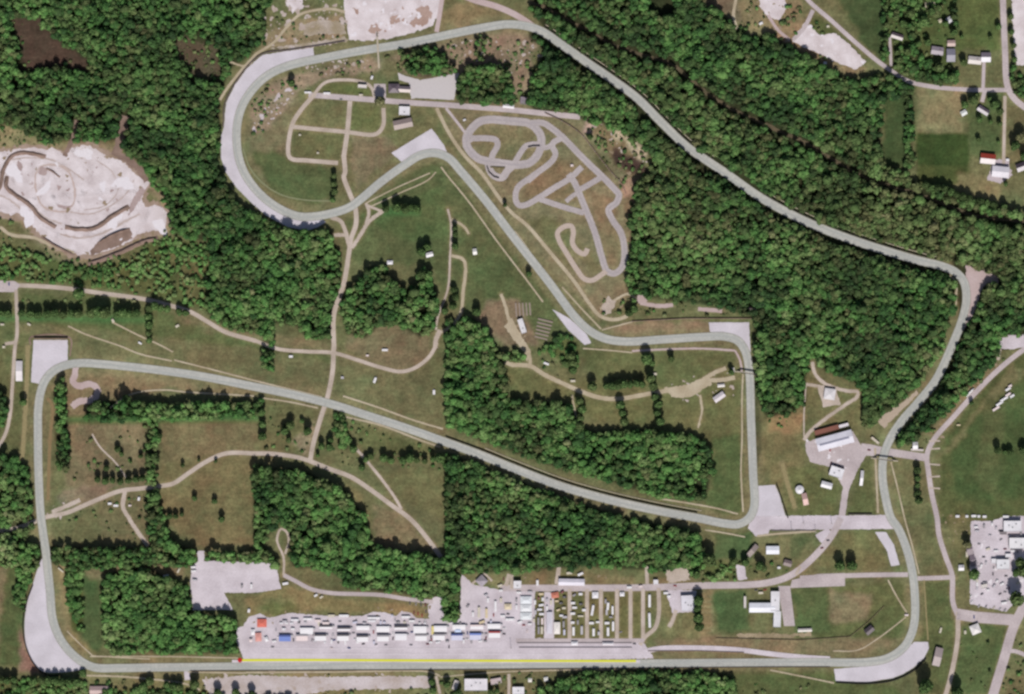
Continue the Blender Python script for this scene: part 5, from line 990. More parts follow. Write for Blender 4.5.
wall('tyre_wall', 'dark tyre wall round the outside of the loop gravel', 'tyre wall', [(223,127),(225,103),(234,85),(247,67),(262,54),(288,50),(312,46.5),(345,41)], 1.8, 1.4, mat('dusty_rubber', (98,86,88), .1))
wall('tyre_wall', 'dark tyre wall east of the right-hand corner gravel', 'tyre wall', [(776.5,484),(781,497),(788,518)], 2.4, 1.6, M_TYRE, curve=False)
wall('timber_fence', 'brown timber fence along the north side of the infield gravel corner', 'fence', [(632,321.5),(687,318.5),(752,318.5)], 2.6, .9, M_QBRN, curve=False, posts=3)
wall('timber_fence', 'brown timber fence along the east side of the kart circuit', 'fence', [(545,113),(562,121),(580,133),(590,145),(600,158),(612,173),(622,184),(626,194)], 2.2, .9, M_QBRN, posts=2)
wall('pit_wall', 'long grey pit wall north of the yellow line under the camp lanes', 'wall', [(519,647.5),(632,647.5)], 1.3, .9, plain((140,132,136), .8), curve=False)
wall('pit_wall', 'grey upper wall between the camp lanes and the pit apron', 'wall', [(517,643),(632,643)], 1.2, .9, plain((140,132,136), .8), curve=False)
wall('timber_fence', 'brown fence across the grass inside the last straight', 'fence', [(648,651),(700,651),(744,652.5)], 1.4, .8, M_QBRN, curve=False)
wall('timber_fence', 'brown fence along the southern edge of the start straight', 'fence', [(190,671),(300,670.5),(430,670),(640,668.2),(760,667.2),(830,667)], 1.6, .9, mat('weathered_timber', (112,98,80), .1), curve=False)
wall('timber_fence', 'brown fence on the slope below the wide white lawn building', 'fence', [(716,638),(760,639),(800,640),(850,636.5),(868,622),(884,606)], 1.5, .7, mat('weathered_timber', (112,98,80), .1), curve=False)
wall('concrete_wall', 'grey concrete wall south of the pit exit road', 'wall', [(771,530.6),(815,530.6)], 1.3, 1.0, plain((126,116,118), .8), curve=False)
wall('concrete_wall', 'grey concrete wall north of the pit exit road', 'wall', [(848,514),(872,514)], 2.6, 1.2, plain((70,62,62), .8), curve=False)
for lab, pts in (('dark tyre barrier curved in the lower bend of the kart circuit', [(487,166),(489,172),(494,176.5),(499,178)]), ('dark tyre barrier across the right bend of the kart circuit', [(528,147),(533,145.8),(540,145.8)])):
    wall('tyre_barrier', lab, 'tyre barrier', pts, 1.8, 1.6, M_TYRE)
wall('tyre_barrier', 'olive tyre barrier inside the lower bend of the kart circuit', 'tyre barrier', [(490.5,167),(505,167.6)], 1.2, 2.4, mat('mossy_rubber', (100,92,66), .1), curve=False)
# quarry faces
def ridge(pts, w, h, m, name='quarry_face'):
    c = smooth(pts, 3); n = normals(c); vs = []; mb = MB()
    for i in range(len(c)):
        e = min(1, min(i, len(c)-1-i)/2+.15)
        for q, z in ((-1, 0), (-.25, h*e*random.uniform(.8, 1.1)), (.25, h*e*random.uniform(.8, 1.1)), (1, 0)):
            p = c[i]+n[i]*q*w/2*random.uniform(.85, 1.15); vs.append(W(p, z))
    fs = [(i*4+k, i*4+4+k, i*4+5+k, i*4+1+k) for i in range(len(c)-1) for k in range(3)]
    mb.add(vs, fs); o = mb.build(name, m); 
    if sum(p.normal.z for p in o.data.polygons) < 0: o.data.flip_normals()
    return tag(o, None, None, None, 'structure')
for pts, w, h in (([(-10,200),(0,186),(3.5,170),(12,156),(24,152.5),(46,156.5)],4.4,2), ([(7,176),(6,186),(14,194),(30,205),(40,217),(56,227)],4.6,2.6), ([(65,227),(79,229),(95,227.5),(112,216),(129,206)],5,3), ([(88,264),(100,260),(123,251),(142,242),(158,238)],5.5,4), ([(42,237),(58,247),(74,255)],3,3), ([(98,243),(114,234),(130,228.5)],2.5,4), ([(46,168),(52,171),(60,177)],2.2,2.5)):
    ridge(pts, w, h, M_QBRN)
def mound(c, rx, ry, h, m):
    mb = MB(); n, k = 28, 6; vs = [W(c, h)]
    for r in range(1, k+1):
        for i in range(n):
            a = 2*math.pi*i/n; q = r/k; vs.append(W((c[0]+rx*q*math.cos(a)*random.uniform(.95, 1.05), c[1]+ry*q*math.sin(a)*random.uniform(.95, 1.05)), h*(1-q**1.6)*random.uniform(.85, 1.1)+.25))
    fs = [(0, 1+(i+1) % n, 1+i) for i in range(n)]
    for r in range(k-1): fs += [(1+r*n+i, 1+r*n+(i+1) % n, 1+(r+1)*n+(i+1) % n, 1+(r+1)*n+i) for i in range(n)]
    mb.add(vs, fs); o = mb.build('spoil_heap', m)
    if sum(p.normal.z for p in o.data.polygons) < 0: o.data.flip_normals()
    for q in o.data.polygons: q.use_smooth = True
    tag(o, None, None, None, 'structure')
# bridges
def footbridge(label, a, b, wid, h=6.2):
    a = np.array(a, float); b = np.array(b, float); m = (a+b)/2; dv = (b-a)*S; L = float(np.hypot(*dv)); rot = math.atan2(-dv[1], dv[0])
    t = thing('footbridge', label, 'bridge', W(m), rot)
    mb = MB(); mb.box(-L/2, L/2, -wid/2, wid/2, h-.4, h); dk = mb.build('deck', M_CONC, t)
    for sg in (-1, 1):
        mb = MB(); y = sg*(wid/2-.06); mb.box(-L/2, L/2, y-.05, y+.05, h+.01, h+1.2); mb.build('railing', M_STEEL, dk)
        mb = MB(); x = sg*(L/2-.5); mb.box(x-.4, x+.4, -wid/2+.1, wid/2-.1, 0, h-.41); mb.build('pier', M_CONC, t)
        mb = MB(); n = 14
        for k in range(n): x0 = sg*(L/2+k*.55); mb.box(min(x0, x0+sg*.55), max(x0, x0+sg*.55), -wid/2+.1, wid/2-.1, 0, h*(1-(k+1)/(n+1)))
        mb.build('stairs', M_CONC, t)
    return t
footbridge('white footbridge across the top straight', (377.3,37), (378.8,63), 2.6)
footbridge('narrow footbridge across the short straight above the right-hand corner', (740,372), (758,374.6), 2.0)
footbridge('footbridge across the track by the race garage yard', (876,458.5), (893,460.5), 1.8)
def lamp(p, label, group, h=14):
    t = thing('lamp_post', label, 'lamp post', W(p), 0, group); mb = MB(); mb.cyl((0, 0, 0), .35, h, 10, r2=.2); mb.build('pole', M_STEEL, t)
    mb = MB(); mb.box(-1.1, 1.1, -.3, .3, h, h+.35); mb.build('lamp_head', M_STEEL, t); mb = MB(); mb.box(-.7, .7, -.7, .7, -.05, .3); mb.build('base', M_CONC, t)
for p, w_ in (((791.5,529),'first'), ((803.5,523),'second'), ((815.5,532),'third'), ((831.5,523.5),'last')): lamp(p, w_+' tall pole from the gravel corner along the pit exit road', 'tall poles along the pit exit road', 13)
lamp((511,647.5), 'tall pole standing at the east end of the front paddock row', None, 17)

# ------------------------------------------------------------------ vehicles and tents
MESH = {}
def cached(key, fn, name, m):
    k = (key, m.name)
    if k not in MESH: MESH[k] = fn().mesh(name, m)
    return MESH[k]
def wheels(xs, y, r=.36):
    mb = MB()
    return [(x, s*y, r) for x in xs for s in (-1, 1)]
def add_wheels(t, xs, y, r, wd=.24):
    for x, yy, rr in wheels(xs, y, r): o = link('wheel', cached(('wh', r), lambda: MB().cyl((0, 0, 0), r, wd, 14, 'y'), 'wheel', M_TYRE), t); o.location = (x, yy, r)
def car_body():
    mb = MB(); mb.box(-2.2, 2.2, -.9, .9, .3, .85, taper=.06); mb.box(-2.1, -1.2, -.84, .84, .85, 1.0, taper=.06); mb.box(1.0, 2.1, -.84, .84, .85, .96, taper=.08); mb.box(-.95, .5, -.68, .68, 1.36, 1.48, taper=.08); return mb
def glass_house():
    mb = MB(); mb.box(-1.3, 1.05, -.8, .8, .86, 1.36, taper=.34, ty=.12); return mb
def car(p, rot, rgb, label, group=None, sc=1.12):
    t = thing('parked_car', label, 'car', W(p), R(rot), group); t.scale = (sc, sc, sc)
    link('body', cached('carb', car_body, 'body', plain(rgb, .35, .5)), t); link('windows', cached('carg', glass_house, 'windows', M_GLASS), t); add_wheels(t, (-1.35, 1.4), .82, .33)
def camper(p, L, wd, rot, rgb, label, group=None, h=3.1):
    t = thing('camper', label, 'camper', W(p), R(rot), group); l = L*S; w = max(2.2, min(3.6, wd*S*.92))
    key = ('camp', round(l, 1), round(w, 1), h)
    def f():
        mb = MB(); mb.box(-l/2, l/2-1.0, -w/2, w/2, .5, h, taper=.08); mb.box(l/2-1.0, l/2, -w/2+.05, w/2-.05, .5, h*.72, taper=.12); return mb
    bo = link('body', cached(key, f, 'body', plain(rgb, .45, .4)), t)
    link('windscreen', cached(('cw',)+key, lambda: MB().box(l/2-.03, l/2+.03, -w/2+.35, w/2-.35, h*.42, h*.66), 'windscreen', M_GLASS), t)
    link('window', cached(('cs',)+key, lambda: MB().box(-l*.2, l*.1, -w/2-.03, w/2+.03, h*.52, h*.72), 'window', M_GLASS), t)
    link('roof_unit', cached(('cr',)+key, lambda: MB().box(-l*.15-.5, -l*.15+.5, -.4, .4, h, h+.3, taper=.06), 'roof_unit', plain((204, 202, 200))), bo)
    add_wheels(t, (-l*.28, l*.32), w/2-.08, .4)
def transporter(p, rot, rgb, label, group, aw=None, L=17.5, awd=8.0, cabcol=(190, 190, 196), side=-1):
    t = thing('race_transporter', label, 'transporter', W(p), R(rot), group); l = L-3.2
    link('trailer', cached(('tr', L), lambda: MB().box(-L/2, -L/2+l, -1.3, 1.3, 1.0, 4.0, taper=.04), 'trailer', plain(rgb, .4, .4)), t)
    def cab():
        x = -L/2+l+.4; mb = MB(); mb.box(x, x+2.0, -1.2, 1.2, .6, 3.3, taper=.12); mb.box(x+2.0, x+2.9, -1.1, 1.1, .6, 1.9, taper=.1); return mb
    cb = link('cab', cached(('cab', L), cab, 'cab', plain(cabcol, .35, .5)), t)
    link('windscreen', cached(('cws', L), lambda: MB().box(-L/2+l+2.33, -L/2+l+2.42, -.95, .95, 2.0, 2.95), 'windscreen', M_GLASS), cb)
    add_wheels(t, (-L/2+1.4, -L/2+2.6, L/2-3.6, L/2-1.1), 1.1, .5, .4)
    if aw:
        def awn():
            mb = MB(); y0 = side*1.36; y1 = side*(1.36+awd); x0, x1 = -L/2+.2, -L/2+l-.2; n = 5
            for k in range(n):
                a0 = x0+(x1-x0)*k/n; a1 = x0+(x1-x0)*(k+1)/n; am = (a0+a1)/2
                v = [(a0, y0, 3.7), (am, y0, 3.95), (a1, y0, 3.7), (a0, y1, 3.0), (am, y1, 3.25), (a1, y1, 3.0)]; v += [(x, y, z-.08) for x, y, z in v]
                mb.add(v, [(0, 1, 4, 3), (1, 2, 5, 4), (9, 10, 7, 6), (10, 11, 8, 7), (3, 4, 10, 9), (4, 5, 11, 10)])
            return mb
        a = link('awning', cached(('aw', L, awd, side), awn, 'awning', plain(aw, .7, .1)), t)
        for x in (-L/2+.4, -L/2+l*.5, -L/2+l-.4):
            o = link('awning_pole', cached(('pole',), lambda: MB().cyl((0, 0, 0), .06, 3.05, 8), 'awning_pole', M_STEEL), a); o.location = (x, side*(1.36+awd-.1), 0)
def tent(p, wpx, dpx, rot, rgb, label, group=None, h=2.6, rise=1.6):
    t = thing('canopy_tent', label, 'tent', W(p), R(rot), group); w, d = wpx*S*.94, dpx*S*.94
    link('canopy', hip_mesh(w, d, h, rise, plain(rgb, .75, .1), .1), t)
    mb = MB(); a, b = w/2, d/2
    for x0, x1, y0, y1 in ((-a, a, -b, -b+.06), (-a, a, b-.06, b), (-a, -a+.06, -b+.06, b-.06), (a-.06, a, -b+.06, b-.06)): mb.box(x0, x1, y0, y1, h-.4, h-.01)
    mb.build('valance', plain(rgb, .75, .1), t)
    for sx in (-1, 1):
        for sy in (-1, 1): o = link('leg', cached(('leg', h), lambda: MB().cyl((0, 0, 0), .07, h, 8), 'leg', M_STEEL), t); o.location = (sx*(a-.1), sy*(b-.1), 0)
ORD = ['first', 'second', 'third', 'fourth', 'fifth', 'sixth', 'seventh', 'eighth', 'ninth', 'tenth', 'eleventh', 'twelfth', 'thirteenth', 'fourteenth', 'fifteenth', 'sixteenth']
CN = {(232,230,234): 'white', (226,224,230): 'pale', (120,140,205): 'blue', (205,205,225): 'lavender white', (214,196,160): 'tan', (90,86,92): 'dark grey', (160,60,60): 'red', (230,214,214): 'pinkish white', (206,198,180): 'cream', (70,84,140): 'blue', (186,182,190): 'silver', (120,52,62): 'maroon', (150,146,152): 'grey'}
Wt, Pl, Bl, Lv, Tn, Dg, Rd, Pk, Cr, Nb, Sv, Mr, Gr = list(CN)
# front row: trucks with awnings out to the south
front = [(286,635.5,Nb,Bl), (303,635,Gr,Pk), (321.5,635,Dg,Wt), (344,635,Dg,Wt), (363.5,636,Dg,Wt), (384,635.5,Gr,Wt), (402,634.5,Pl,Pl), (422,635,Gr,Wt), (440,634.5,Gr,Wt), (458,634.5,Nb,Lv), (476.5,634,Bl,Lv), (495.5,632,Rd,Wt)]
for i, (x, y, tc_, ac) in enumerate(front):
    transporter((x, y), 0, tc_, 'transporter with %s awning, %s from the west in the front paddock row' % (CN[ac], ORD[i]), 'transporters of the front paddock row', ac, 21.0, 7.2)
back = [(307.7,628.5,Wt,7.0), (327,626,Dg,2.5), (345,628,Dg,2.5), (364,626.5,Wt,4.0), (384,627,Wt,6.0), (402,626.5,Dg,3.0), (421,627,Wt,8.0), (441.5,626.5,Pl,6.5), (460,625.5,Wt,5.0), (478,625.5,Pk,4.0), (495,624.5,Wt,5.0)]
for i, (x, y, tc_, ad) in enumerate(back):
    transporter((x, y), 0, tc_, '%s transporter, %s from the west in the middle paddock row' % (CN[tc_], ORD[i]), 'transporters of the middle paddock row', Wt, 23.0, ad)
for i, (x, y, l, w, c) in enumerate(sorted([(295,620,8,3,Pl), (308,619,9,4,Wt), (318,620.7,6,4,Pk), (326,623,7,3,Pk), (374,618,13,4.5,Wt), (406,617,9,4,Wt), (372,621,8,2.4,Pl), (285,621.5,5,3,Sv), (284,629,4,3,Pl), (293,629,4,2.5,Wt), (412,621,6,2.4,Wt)])):
    camper((x, y), l, w, 0, c, '%s camper, %s from the west along the northern paddock edge' % (CN[c], ORD[i]), 'campers along the northern paddock edge')
camper((331.5,615.7), 7, 2.6, 0, Cr, 'cream camper parked on the grass edge above the paddock, left of two', None); camper((344,615.7), 10, 2.6, 0, Wt, 'white camper parked on the grass edge above the paddock, right of two', None)
camper((432.7,630), 9, 3, 90, (224,208,130), 'yellow truck parked crosswise in the middle paddock row', None)
tent((262,623), 10, 8.5, 0, (212,116,102), 'large red canopy tent at the west end of the paddock')
tent((258.5,637), 6.5, 9, 3, (216,156,148), 'faded red canopy tent below the large red tent')
tent((253,632), 4, 6, 0, Wt, 'white canopy tent left of the faded red tent')
tent((266.5,639), 3.5, 5, 20, Wt, 'small white canopy tent right of the faded red tent')
tent((251,640), 3.4, 3.4, 0, Pk, 'small pinkish canopy tent below the white tent')
tent((526,596+4), 12, 8, 0, (220,224,230), 'white hospitality canopy, northern one of three joined in the paddock'); tent((526,608), 12, 7.6, 0, (224,226,230), 'white hospitality canopy, middle one of three joined in the paddock'); tent((526,616), 12, 7.6, 0, (218,222,226), 'white hospitality canopy, southern one of three joined in the paddock')
tent((458,630), 7, 4.5, 0, (190,204,232), 'pale blue canopy behind the lavender awning trucks'); tent((508,606.5), 7.5, 6, 0, (214,200,174), 'tan canopy tent left of the white hospitality canopies')
tent((555,595), 8, 6, 10, (196,124,106), 'orange red canopy tent between the camp lanes'); tent((595.3,595), 6.6, 6.6, 0, WH, 'white square tent at the head of the third grass strip'); tent((622,594), 5, 4.4, 0, WH, 'small white tent at the head of the fifth grass strip')
tent((557,628), 6.6, 12.5, 0, (232,226,222), 'long white tent at the south end of the second grass strip', h=4); tent((549.5,622.7), 6, 23, 0, (208,204,214), 'very long pale tent beside the long white tent', h=4)
tent((574.5,643.3), 7, 4, 0, WH, 'white canopy on the pit apron below the camp lanes, west one'); tent((608,643.5), 12, 3, 0, (216,212,218), 'white canopy on the pit apron below the camp lanes, east one')
tent((530,680), 4, 4, 0, (230,226,220), 'white square tent on the grass east of the tall white building'); tent((546,679), 4.4, 4.4, 10, (230,228,226), 'white square tent further east below the start straight')
tent((390,262.5), 6, 4, 0, WH, 'white tent above the bare brown hollow of the middle meadow')
# cars on the pit apron
for x, y, c, w_ in ((272.6,647,Gr,'west end of the pit apron near the red tents'), (331.5,648,Pk,'pit apron below the third awning truck'), (349,648,Nb,'pit apron below the fourth awning truck'), (334,640,Nb,'pit apron between the third and fourth awning trucks'), (363.4,644,Dg,'pit apron below the fifth awning truck'), (376,644.5,Gr,'pit apron left below the sixth awning truck'), (386,645,Gr,'pit apron right below the sixth awning truck'), (411,645,Gr,'pit apron below the seventh awning truck'), (427.7,644,Mr,'pit apron below the eighth awning truck'), (449,647,Dg,'pit apron near the yellow line below the ninth awning truck'), (493.6,615,Rd,'lane below the white trailer at the paddock entrance'), (508,614,Dg,'lane below the tan canopy tent'), (523.7,625,Rd,'apron below the white hospitality canopies'), (527,631,Pk,'south of the red car below the hospitality canopies'), (634.4,643.7,Dg,'pit apron at the end of the camp lanes'), (620.6,632,Gr,'south end of the fifth grass strip'), (503.6,579,Mr,'grass beside the pavilion and the service road'), (675,585.7,Rd,'service road by the angular roof'), (822,548,Mr,'diagonal road below the pit exit'), (828,540.5,Dg,'diagonal road close to the pit exit'), (974,617,Nb,'entrance road below the eastern car park'), (765,589.7,Rd,'verge above the wide lawn building, right one'), (756,590,Dg,'verge above the wide lawn building, left one'), (830,450,Rd,'yard in front of the long race garage'), (849,443,Mr,'right end of the yard before the race garage'), (869,450,Mr,'road between garage yard and overpass'), (341,99.5,Gr,'infield road below the upper loop'), (9,284,Nb,'junction at the western edge')):
    car((x, y), random.choice((0, 0, 90, 170, 12)), c, '%s car on the %s' % (CN[c], w_) if 'verge' not in w_ and 'south of' not in w_ else '%s car, %s' % (CN[c], w_), None)
for i, (x, y, c) in enumerate([(410,603.2,Dg), (416,603.8,Gr), (421,604.4,Dg), (425.5,604.6,Mr)]): car((x, y), 90, c, '%s parked car from the west in the short row below the wood road' % ORD[i], 'cars below the wood road')
for i, (x, y, c) in enumerate([(414,612.5,Mr), (418,613.5,Rd), (422,615.5,Rd), (426,611.5,Dg)]): car((x, y), 90, c, '%s car from the west parked on the reddish patch above the paddock' % ORD[i], 'cars on the reddish patch above the paddock')
for i, (x, y, c) in enumerate([(835,465,Mr), (831,463.5,Mr), (839,466.5,Mr), (842,468.5,Rd), (829,470,Dg)]): car((x, y), 70, c, '%s car of the dark red row along the white shed in the garage yard' % ORD[i], 'cars along the white shed in the garage yard')
for i, (x, y, c) in enumerate(sorted([(979,544,Gr), (983.7,557,Dg), (1001,539.5,Gr), (1000,530.7,Dg), (1005,549,Mr), (1017.6,552,Gr), (993.7,567.7,Gr), (993,574,Dg), (1006,576,Dg), (982,594,Dg), (1000,594,Dg), (1005,592,Gr), (1009,588,Mr), (990,535,Sv), (1008,600,Sv)])): car((x, y), random.choice((0, 90, 30)), c, '%s car, %s from the west among the scattered cars of the eastern car park' % (CN[c], ORD[i]), 'scattered cars of the eastern car park')
for i, (x, y, c) in enumerate([(979,606,Sv), (986,606.5,Gr), (994,607.5,Cr), (1000,609,Sv), (1005,610,Gr), (971,596,Wt), (972,601.5,Wt)]): car((x, y), 60, c, '%s car of the row along the south-west border of the eastern car park' % ORD[i], 'cars along the border of the eastern car park')
for i, (x, y, l) in enumerate([(957.4,516.3,4), (966.8,516.3,3), (973.7,516,5), (978.7,516.3,3), (984.4,516.6,4), (1005.7,516.7,6)]): camper((x, y), l, 2.6, 0, Wt, '%s white vehicle from the west in the row below the eastern field' % ORD[i], 'white vehicles along the edge of the eastern field', 2.6)
camper((1004,603), 6, 2.6, 10, Wt, 'white camper under the broad tree in the eastern car park')
for i, (x, y, l, w) in enumerate([(996,408.5,8,4), (999.5,403.5,8,4), (1004,399,9,5), (1008,394.5,6,4), (1008,389,6,4), (1012,396,5,4), (1010,386,4,3)]): camper((x, y), l, 2.4, 32, Pk if i % 3 == 0 else Wt, '%s box truck from the south-west in the cluster on the eastern field' % ORD[i], 'box trucks clustered on the eastern field', 3.4)
transporter((970,392.5), 47, Wt, 'white transporter parked along the east road beside the wood', None, None, 17)
# rows of campers between the lanes
def column(word, pts, group):
    for i, (x, y, l, w, r, c) in enumerate(sorted(pts, key=lambda q: q[1])): camper((x+random.uniform(-.3, .3), y), l, w, r, c, '%s camper, %s from the north in the %s grass strip of the camp lanes' % (CN[c], ORD[i], word), group)
column('first', [(541,594,5,2.4,0,Tn), (542.5,599,4,2.4,90,Wt), (538.5,598,3,2,90,Mr), (541,605,5,2.4,10,Wt), (540,609.5,5,2.4,0,Pl), (541.5,614,5,2.4,0,Wt), (538.5,621,8,2.2,90,Gr), (542,621,7,2.2,90,Pk), (538.8,630,8,2.2,90,Gr), (541.8,630,8,2.4,90,Cr)], 'campers of the first grass strip')
column('second', [(562,592,4,2,40,Mr), (564.5,597,4,2.2,0,Dg), (557,601,4,2,0,Tn), (561,603,4,2,0,Dg), (564,608,4,2.4,0,Cr), (558,610,4,2,20,Tn), (561.5,615.5,4,2.2,0,Wt), (565,617,5,2.4,0,Sv), (563.5,624,7,2.2,90,Gr), (564.5,632,6,2.2,90,Lv)], 'campers of the second grass strip')
column('third', [(574,595,4,2,30,Gr), (580.5,594,4,3,0,Wt), (573,603,4.5,2.6,0,Wt), (574.6,607.6,5,2.4,0,Wt), (584,610,4,3,0,Wt), (573,613.5,5,3,0,Wt), (581,616,6,1.8,0,Cr), (572.8,622.5,4,4,0,Wt), (573.6,631,9,3,90,Wt), (581.8,630,9,2.6,90,Sv), (578,622,5,2,90,Gr), (581,604,4,2,0,Dg)], 'campers of the third grass strip')
column('fourth', [(592.7,610,11,2.6,80,Pl), (591.5,623,5,3.4,0,Wt), (593.4,632,8,2.6,90,Wt), (598.7,633,4,2.6,90,Sv), (598,622,4,2,0,Wt)], 'campers of the fourth grass strip')
column('fifth', [(605.5,601,5,2.4,90,Gr), (607.8,606,8,2.6,85,Wt), (612.7,610,9,2.2,90,Wt), (606.5,612,6,2.2,90,Sv), (607,623,5,3,0,Wt), (608,631.4,9,2.8,90,Wt), (613,626,10,2.4,90,Wt), (611,617,4,2,0,Gr)], 'campers of the fifth grass strip')
camper((649.5,600.7), 13, 2.8, 90, Wt, 'long white trailer, northern one of two on the last grass strip'); camper((649.5,620), 15, 2.6, 92, Pl, 'long pale trailer, southern one of two on the last grass strip')
for x, y, l, w, r, c, lab in ((479,612,11,3.6,90,Cr,'cream motorhome standing alone at the paddock entrance'), (486.5,613,10,2.6,90,Tn,'tan motorhome right of the cream motorhome'), (482,622,6,3,20,Tn,'tan motorhome below the cream motorhome'), (495.5,606,11,4.4,90,Wt,'white wide trailer left of the tan canopy tent'), (510,619.5,9,2.6,0,Wt,'white camper lying crosswise below the tan canopy tent'), (537.4,582.5,6,2.8,90,Wt,'white camper upright on the north side of the service road'), (500,585.5,5,2.4,20,Cr,'cream van on the bend by the pavilion'), (501,590.5,4,2.2,0,Wt,'white van on the service road below the pavilion'), (569.4,573,6,2.6,5,Cr,'cream camper behind the long white shed, left one'), (580.5,574,6,2.6,25,Wt,'white camper behind the long white shed, right one'), (629.4,587.3,5,2.4,0,Wt,'white van on the service road above the fifth lane'), (640.7,586.3,4,2.2,8,Pk,'pinkish van on the service road near the last lane'), (666,593,5,2.4,0,Wt,'white van at the lot left of the angular roof, upper one'), (669,596.3,4,2.4,0,Wt,'white van at the lot left of the angular roof, lower one'), (760.8,592.8,5,2.4,0,Cr,'cream van on the grass above the wide lawn building'), (779,567.6,3.4,2.4,0,Wt,'white van on the path near the brown roofed cabin'), (966.8,554,6,3,90,Cr,'cream trailer beside the long grey shed'), (965,632,4,2.4,90,Cr,'cream camper left of the many sided pavilion'), (940.5,630,6,2,75,Cr,'cream camper on the grass right of the last straight'), (906.5,615,4,2,0,Pk,'pale marshal van beside the track at the last straight'), (308,92.5,7,2,0,Wt,'white camper at the west end of the infield road'), (327,93.4,7,2.2,0,Wt,'white camper on the infield road below the loop'), (372,77.5,4,2.4,70,Wt,'white van above the upper infield loop'), (361,95,4,2,0,Cr,'cream van on the grass inside the upper infield loop'), (110,503.6,4,2.4,0,Wt,'white camper left of the western track stub, upper one'), (116,505.6,5,2.4,0,Wt,'white camper left of the western track stub, lower one'), (139,498.6,4,2.8,80,Wt,'white camper right of the western track stub'), (130,505.5,3,2,0,Pk,'small pale camper close to the western track stub'), (113,320.6,4,2.6,120,Cr,'cream camper on the meadow below the western tree row'), (29,324.3,4,2.2,150,Cr,'cream camper on the meadow near the western field road'), (2.5,324.5,4,2,0,Cr,'cream camper cut by the western picture edge'), (4,347,3,2.6,0,Cr,'pale camper beside the stub of the western field road'), (177.5,326,4,2.6,30,Cr,'cream camper on the western meadow by the dirt road bend'), (140,343,4,2,150,Wt,'white camper near the upright tree line of the western meadow'), (385,350,6,2.4,0,Wt,'white camper on the brown hollow south of the grove'), (367.5,355.5,3,2,0,Pk,'small pale camper near the curved meadow road'), (375,380,6,3.4,70,Wt,'white camper in the middle of the meadow above the diagonal straight'), (291,356.5,4,3,0,Wt,'white camper on the meadow left of the underpass road'), (342.5,377.6,3,3,0,Sv,'silver camper on the meadow right of the underpass road'), (434,392,5,3,90,Wt,'white camper on the meadow near the square-edged wood'), (546,363.5,6,2.2,160,Wt,'white camper on the lawn above the curved service lane'), (573,381,5,2.4,0,Cr,'cream camper at the hedge on the curved service lane'), (655,374,4,3,0,Cr,'cream camper in the lawn below the short straight'), (300,135,2.4,2,0,Cr,'pale camper in the lower left infield square, left one'), (318,153,2.4,2,0,Cr,'pale camper in the lower left infield square, right one'), (572,165.5,3,2.4,0,Pk,'pale van on the grass inside the kart circuit'), (316,595.3,4,2.2,30,Wt,'white van below the wood road, left one'), (321.5,597,4,2.2,30,Cr,'cream van below the wood road, right one'), (249,610.5,4,2.6,80,Wt,'white van on the grass west of the red tents'), (251.5,586,5,2.2,90,Wt,'white van at the south edge of the grey car park, right one'), (242,586,4,2.2,90,Gr,'grey van at the south edge of the grey car park, left one'), (193.5,567,5,2,5,Wt,'white van at the west border of the grey car park, upper one'), (194,571,5,2,5,Wt,'white van at the west border of the grey car park, middle one'), (195,580,5,2,-5,Sv,'silver van at the west border of the grey car park, lower one'), (285.5,583.5,6,3,10,Wt,'white camper at the corner of the wood road and car park'), (157,577,4,1.8,20,Pl,'pale van in the shade at the top of the oblong wood, left one'), (166,575.5,6,1.8,15,Wt,'white van in the shade at the top of the oblong wood, middle one'), (179,570,6,2,60,Cr,'cream van on the sandy spot above the oblong wood'), (61,570,7,1.4,-40,Cr,'cream trailer beside the first straight hedge'), (464.5,120,3,2,20,Pl,'pale van on the grass left of the kart circuit'), (828,26.5,3,2.4,0,Cr,'cream van near the north road quarry lot'), (825,63,3.4,3,0,Wt,'white van at the wood edge below the quarry lot'), (761,23.5,4,3,30,Wt,'white truck in the scrub left of the quarry lot'), (1007.5,160,3.4,3,0,Wt,'white van beside the farm lane end'), (958.4,425,4,1.6,0,Tn,'tan trailer on the grass along the east road')):
    camper((x, y), l, w, r, c, lab)

for i, (x, y, c) in enumerate(sorted([(313,634,Dg), (333,634.5,Sv), (353.5,633,Gr), (373.5,632,Rd), (393,633.5,Wt), (412,632,Nb), (431,637,Dg), (449.5,633,Wt), (467.5,633,Nb), (486,633.5,Gr), (293.5,640,Dg), (312,640,Gr), (279,637,Wt), (276,630,Sv), (355,639,Wt), (393,638.5,Dg), (431.5,640,Rd), (467,639,Wt), (486,638,Mr), (504,634,Dg), (504,628,Wt), (356,621,Dg), (395,620,Sv), (340,621.5,Gr), (425,621,Wt), (450,622,Dg)])):
    car((x, y), random.choice((0, 90, 80, 5)), c, '%s car, %s from the west between the transporters of the paddock' % (CN[c], 'number '+str(i+1) if False else (ORD+['seventeenth','eighteenth','nineteenth','twentieth','twenty-first','twenty-second','twenty-third','twenty-fourth','twenty-fifth','twenty-sixth'])[i]), 'cars between the transporters of the paddock')

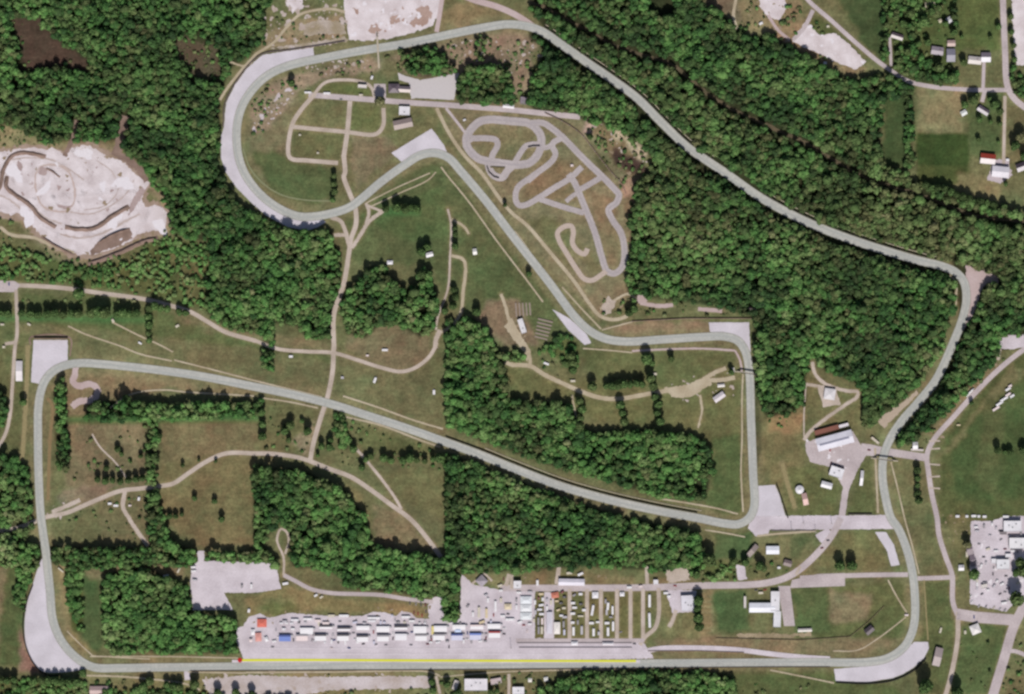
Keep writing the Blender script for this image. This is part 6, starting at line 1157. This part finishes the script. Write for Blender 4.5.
EX = [(976,527,Wt,0), (977,531,Sv,0), (984,526,Gr,90), (992,524,Wt,90), (996,528,Sv,90), (988,549,Cr,20), (996,551,Wt,0), (986,563,Sv,90), (981,566,Wt,70), (977,580,Cr,90), (977,584,Wt,90), (977,588,Sv,90), (985,583,Gr,0), (988,590,Wt,0), (994,586,Sv,60), (997,581,Wt,60), (1013,551,Wt,0), (1010,536,Sv,0), (1021,534,Gr,90), (1018,583,Cr,30), (1002,584,Wt,30)]
OR2 = ORD+['seventeenth', 'eighteenth', 'nineteenth', 'twentieth', 'twenty-first', 'twenty-second']
for i, (x, y, c, r) in enumerate(sorted(EX)):
    camper((x, y), random.uniform(3, 5), 2.2, r, c, '%s van, %s from the west among the vans of the eastern car park' % (CN[c], OR2[i]), 'vans of the eastern car park', 2.4)
for a_ in ((984,586,6,4,12,'small cream shed among the vans of the eastern car park',OFF), (1008,555.5,6,4,0,'small white shed right of the southernmost white hall',WH), (1003,533,7,3,0,'small grey lean-to below the northernmost white hall',GY), (993.5,561,5,5,0,'small white lean-to left of the southernmost white hall',WH)):
    B('shed', a_[5], 'shed', a_[:2], a_[2], a_[3], a_[4], 3.4, 'flat', a_[6])
for i, (x, y, l, w, r, c) in enumerate(sorted([(519,592.5,5,2.2,0,Wt), (530,592,5,2.2,0,Sv), (516.5,600,4,2,90,Gr), (516.5,607,5,2.2,90,Wt), (535,602,5,2.2,90,Wt), (535.5,612,5,2.2,90,Sv), (534,620,4,2.2,90,Cr), (520,622,5,2.4,20,Wt), (530,624,4,2.2,0,Wt), (488,600,5,2.4,90,Wt), (501,600,5,2.4,90,Cr), (486,595,4,2.2,20,Sv), (503,616,5,2.4,0,Wt), (473,614,5,2.2,90,Wt), (468,606,4,2.2,60,Gr), (547,608,5,2.2,90,Wt), (551,602,5,2.2,90,Cr), (547,600,4,2.2,90,Sv)])):
    camper((x, y), l, w, r, c, '%s van, %s from the west among the vans on the paddock entrance tarmac' % (CN[c], OR2[i]), 'vans on the paddock entrance tarmac', 2.6)

EX2 = []
rr_ = random.Random(5)
for k in range(34):
    x = 274+k*6.6+rr_.uniform(-2, 2); y = rr_.choice((622.3, 623.2, 641.2, 642.2, 615.5 if x > 360 and x < 400 else 622.0))
    EX2.append((x, y, rr_.uniform(2.4, 5), rr_.choice((Wt, Wt, Pl, Sv, Gr, Lv, Cr, Dg)), rr_.choice((0, 0, 90, 10))))
OR3 = OR2+['twenty-third', 'twenty-fourth', 'twenty-fifth', 'twenty-sixth', 'twenty-seventh', 'twenty-eighth', 'twenty-ninth', 'thirtieth', 'thirty-first', 'thirty-second', 'thirty-third', 'thirty-fourth']
for i, (x, y, l, c, r) in enumerate(sorted(EX2)):
    camper((x, y), l, 2.1, r, c, '%s van, %s from the west among the small vans along the paddock rows' % (CN[c], OR3[i]), 'small vans along the paddock rows', 2.5)
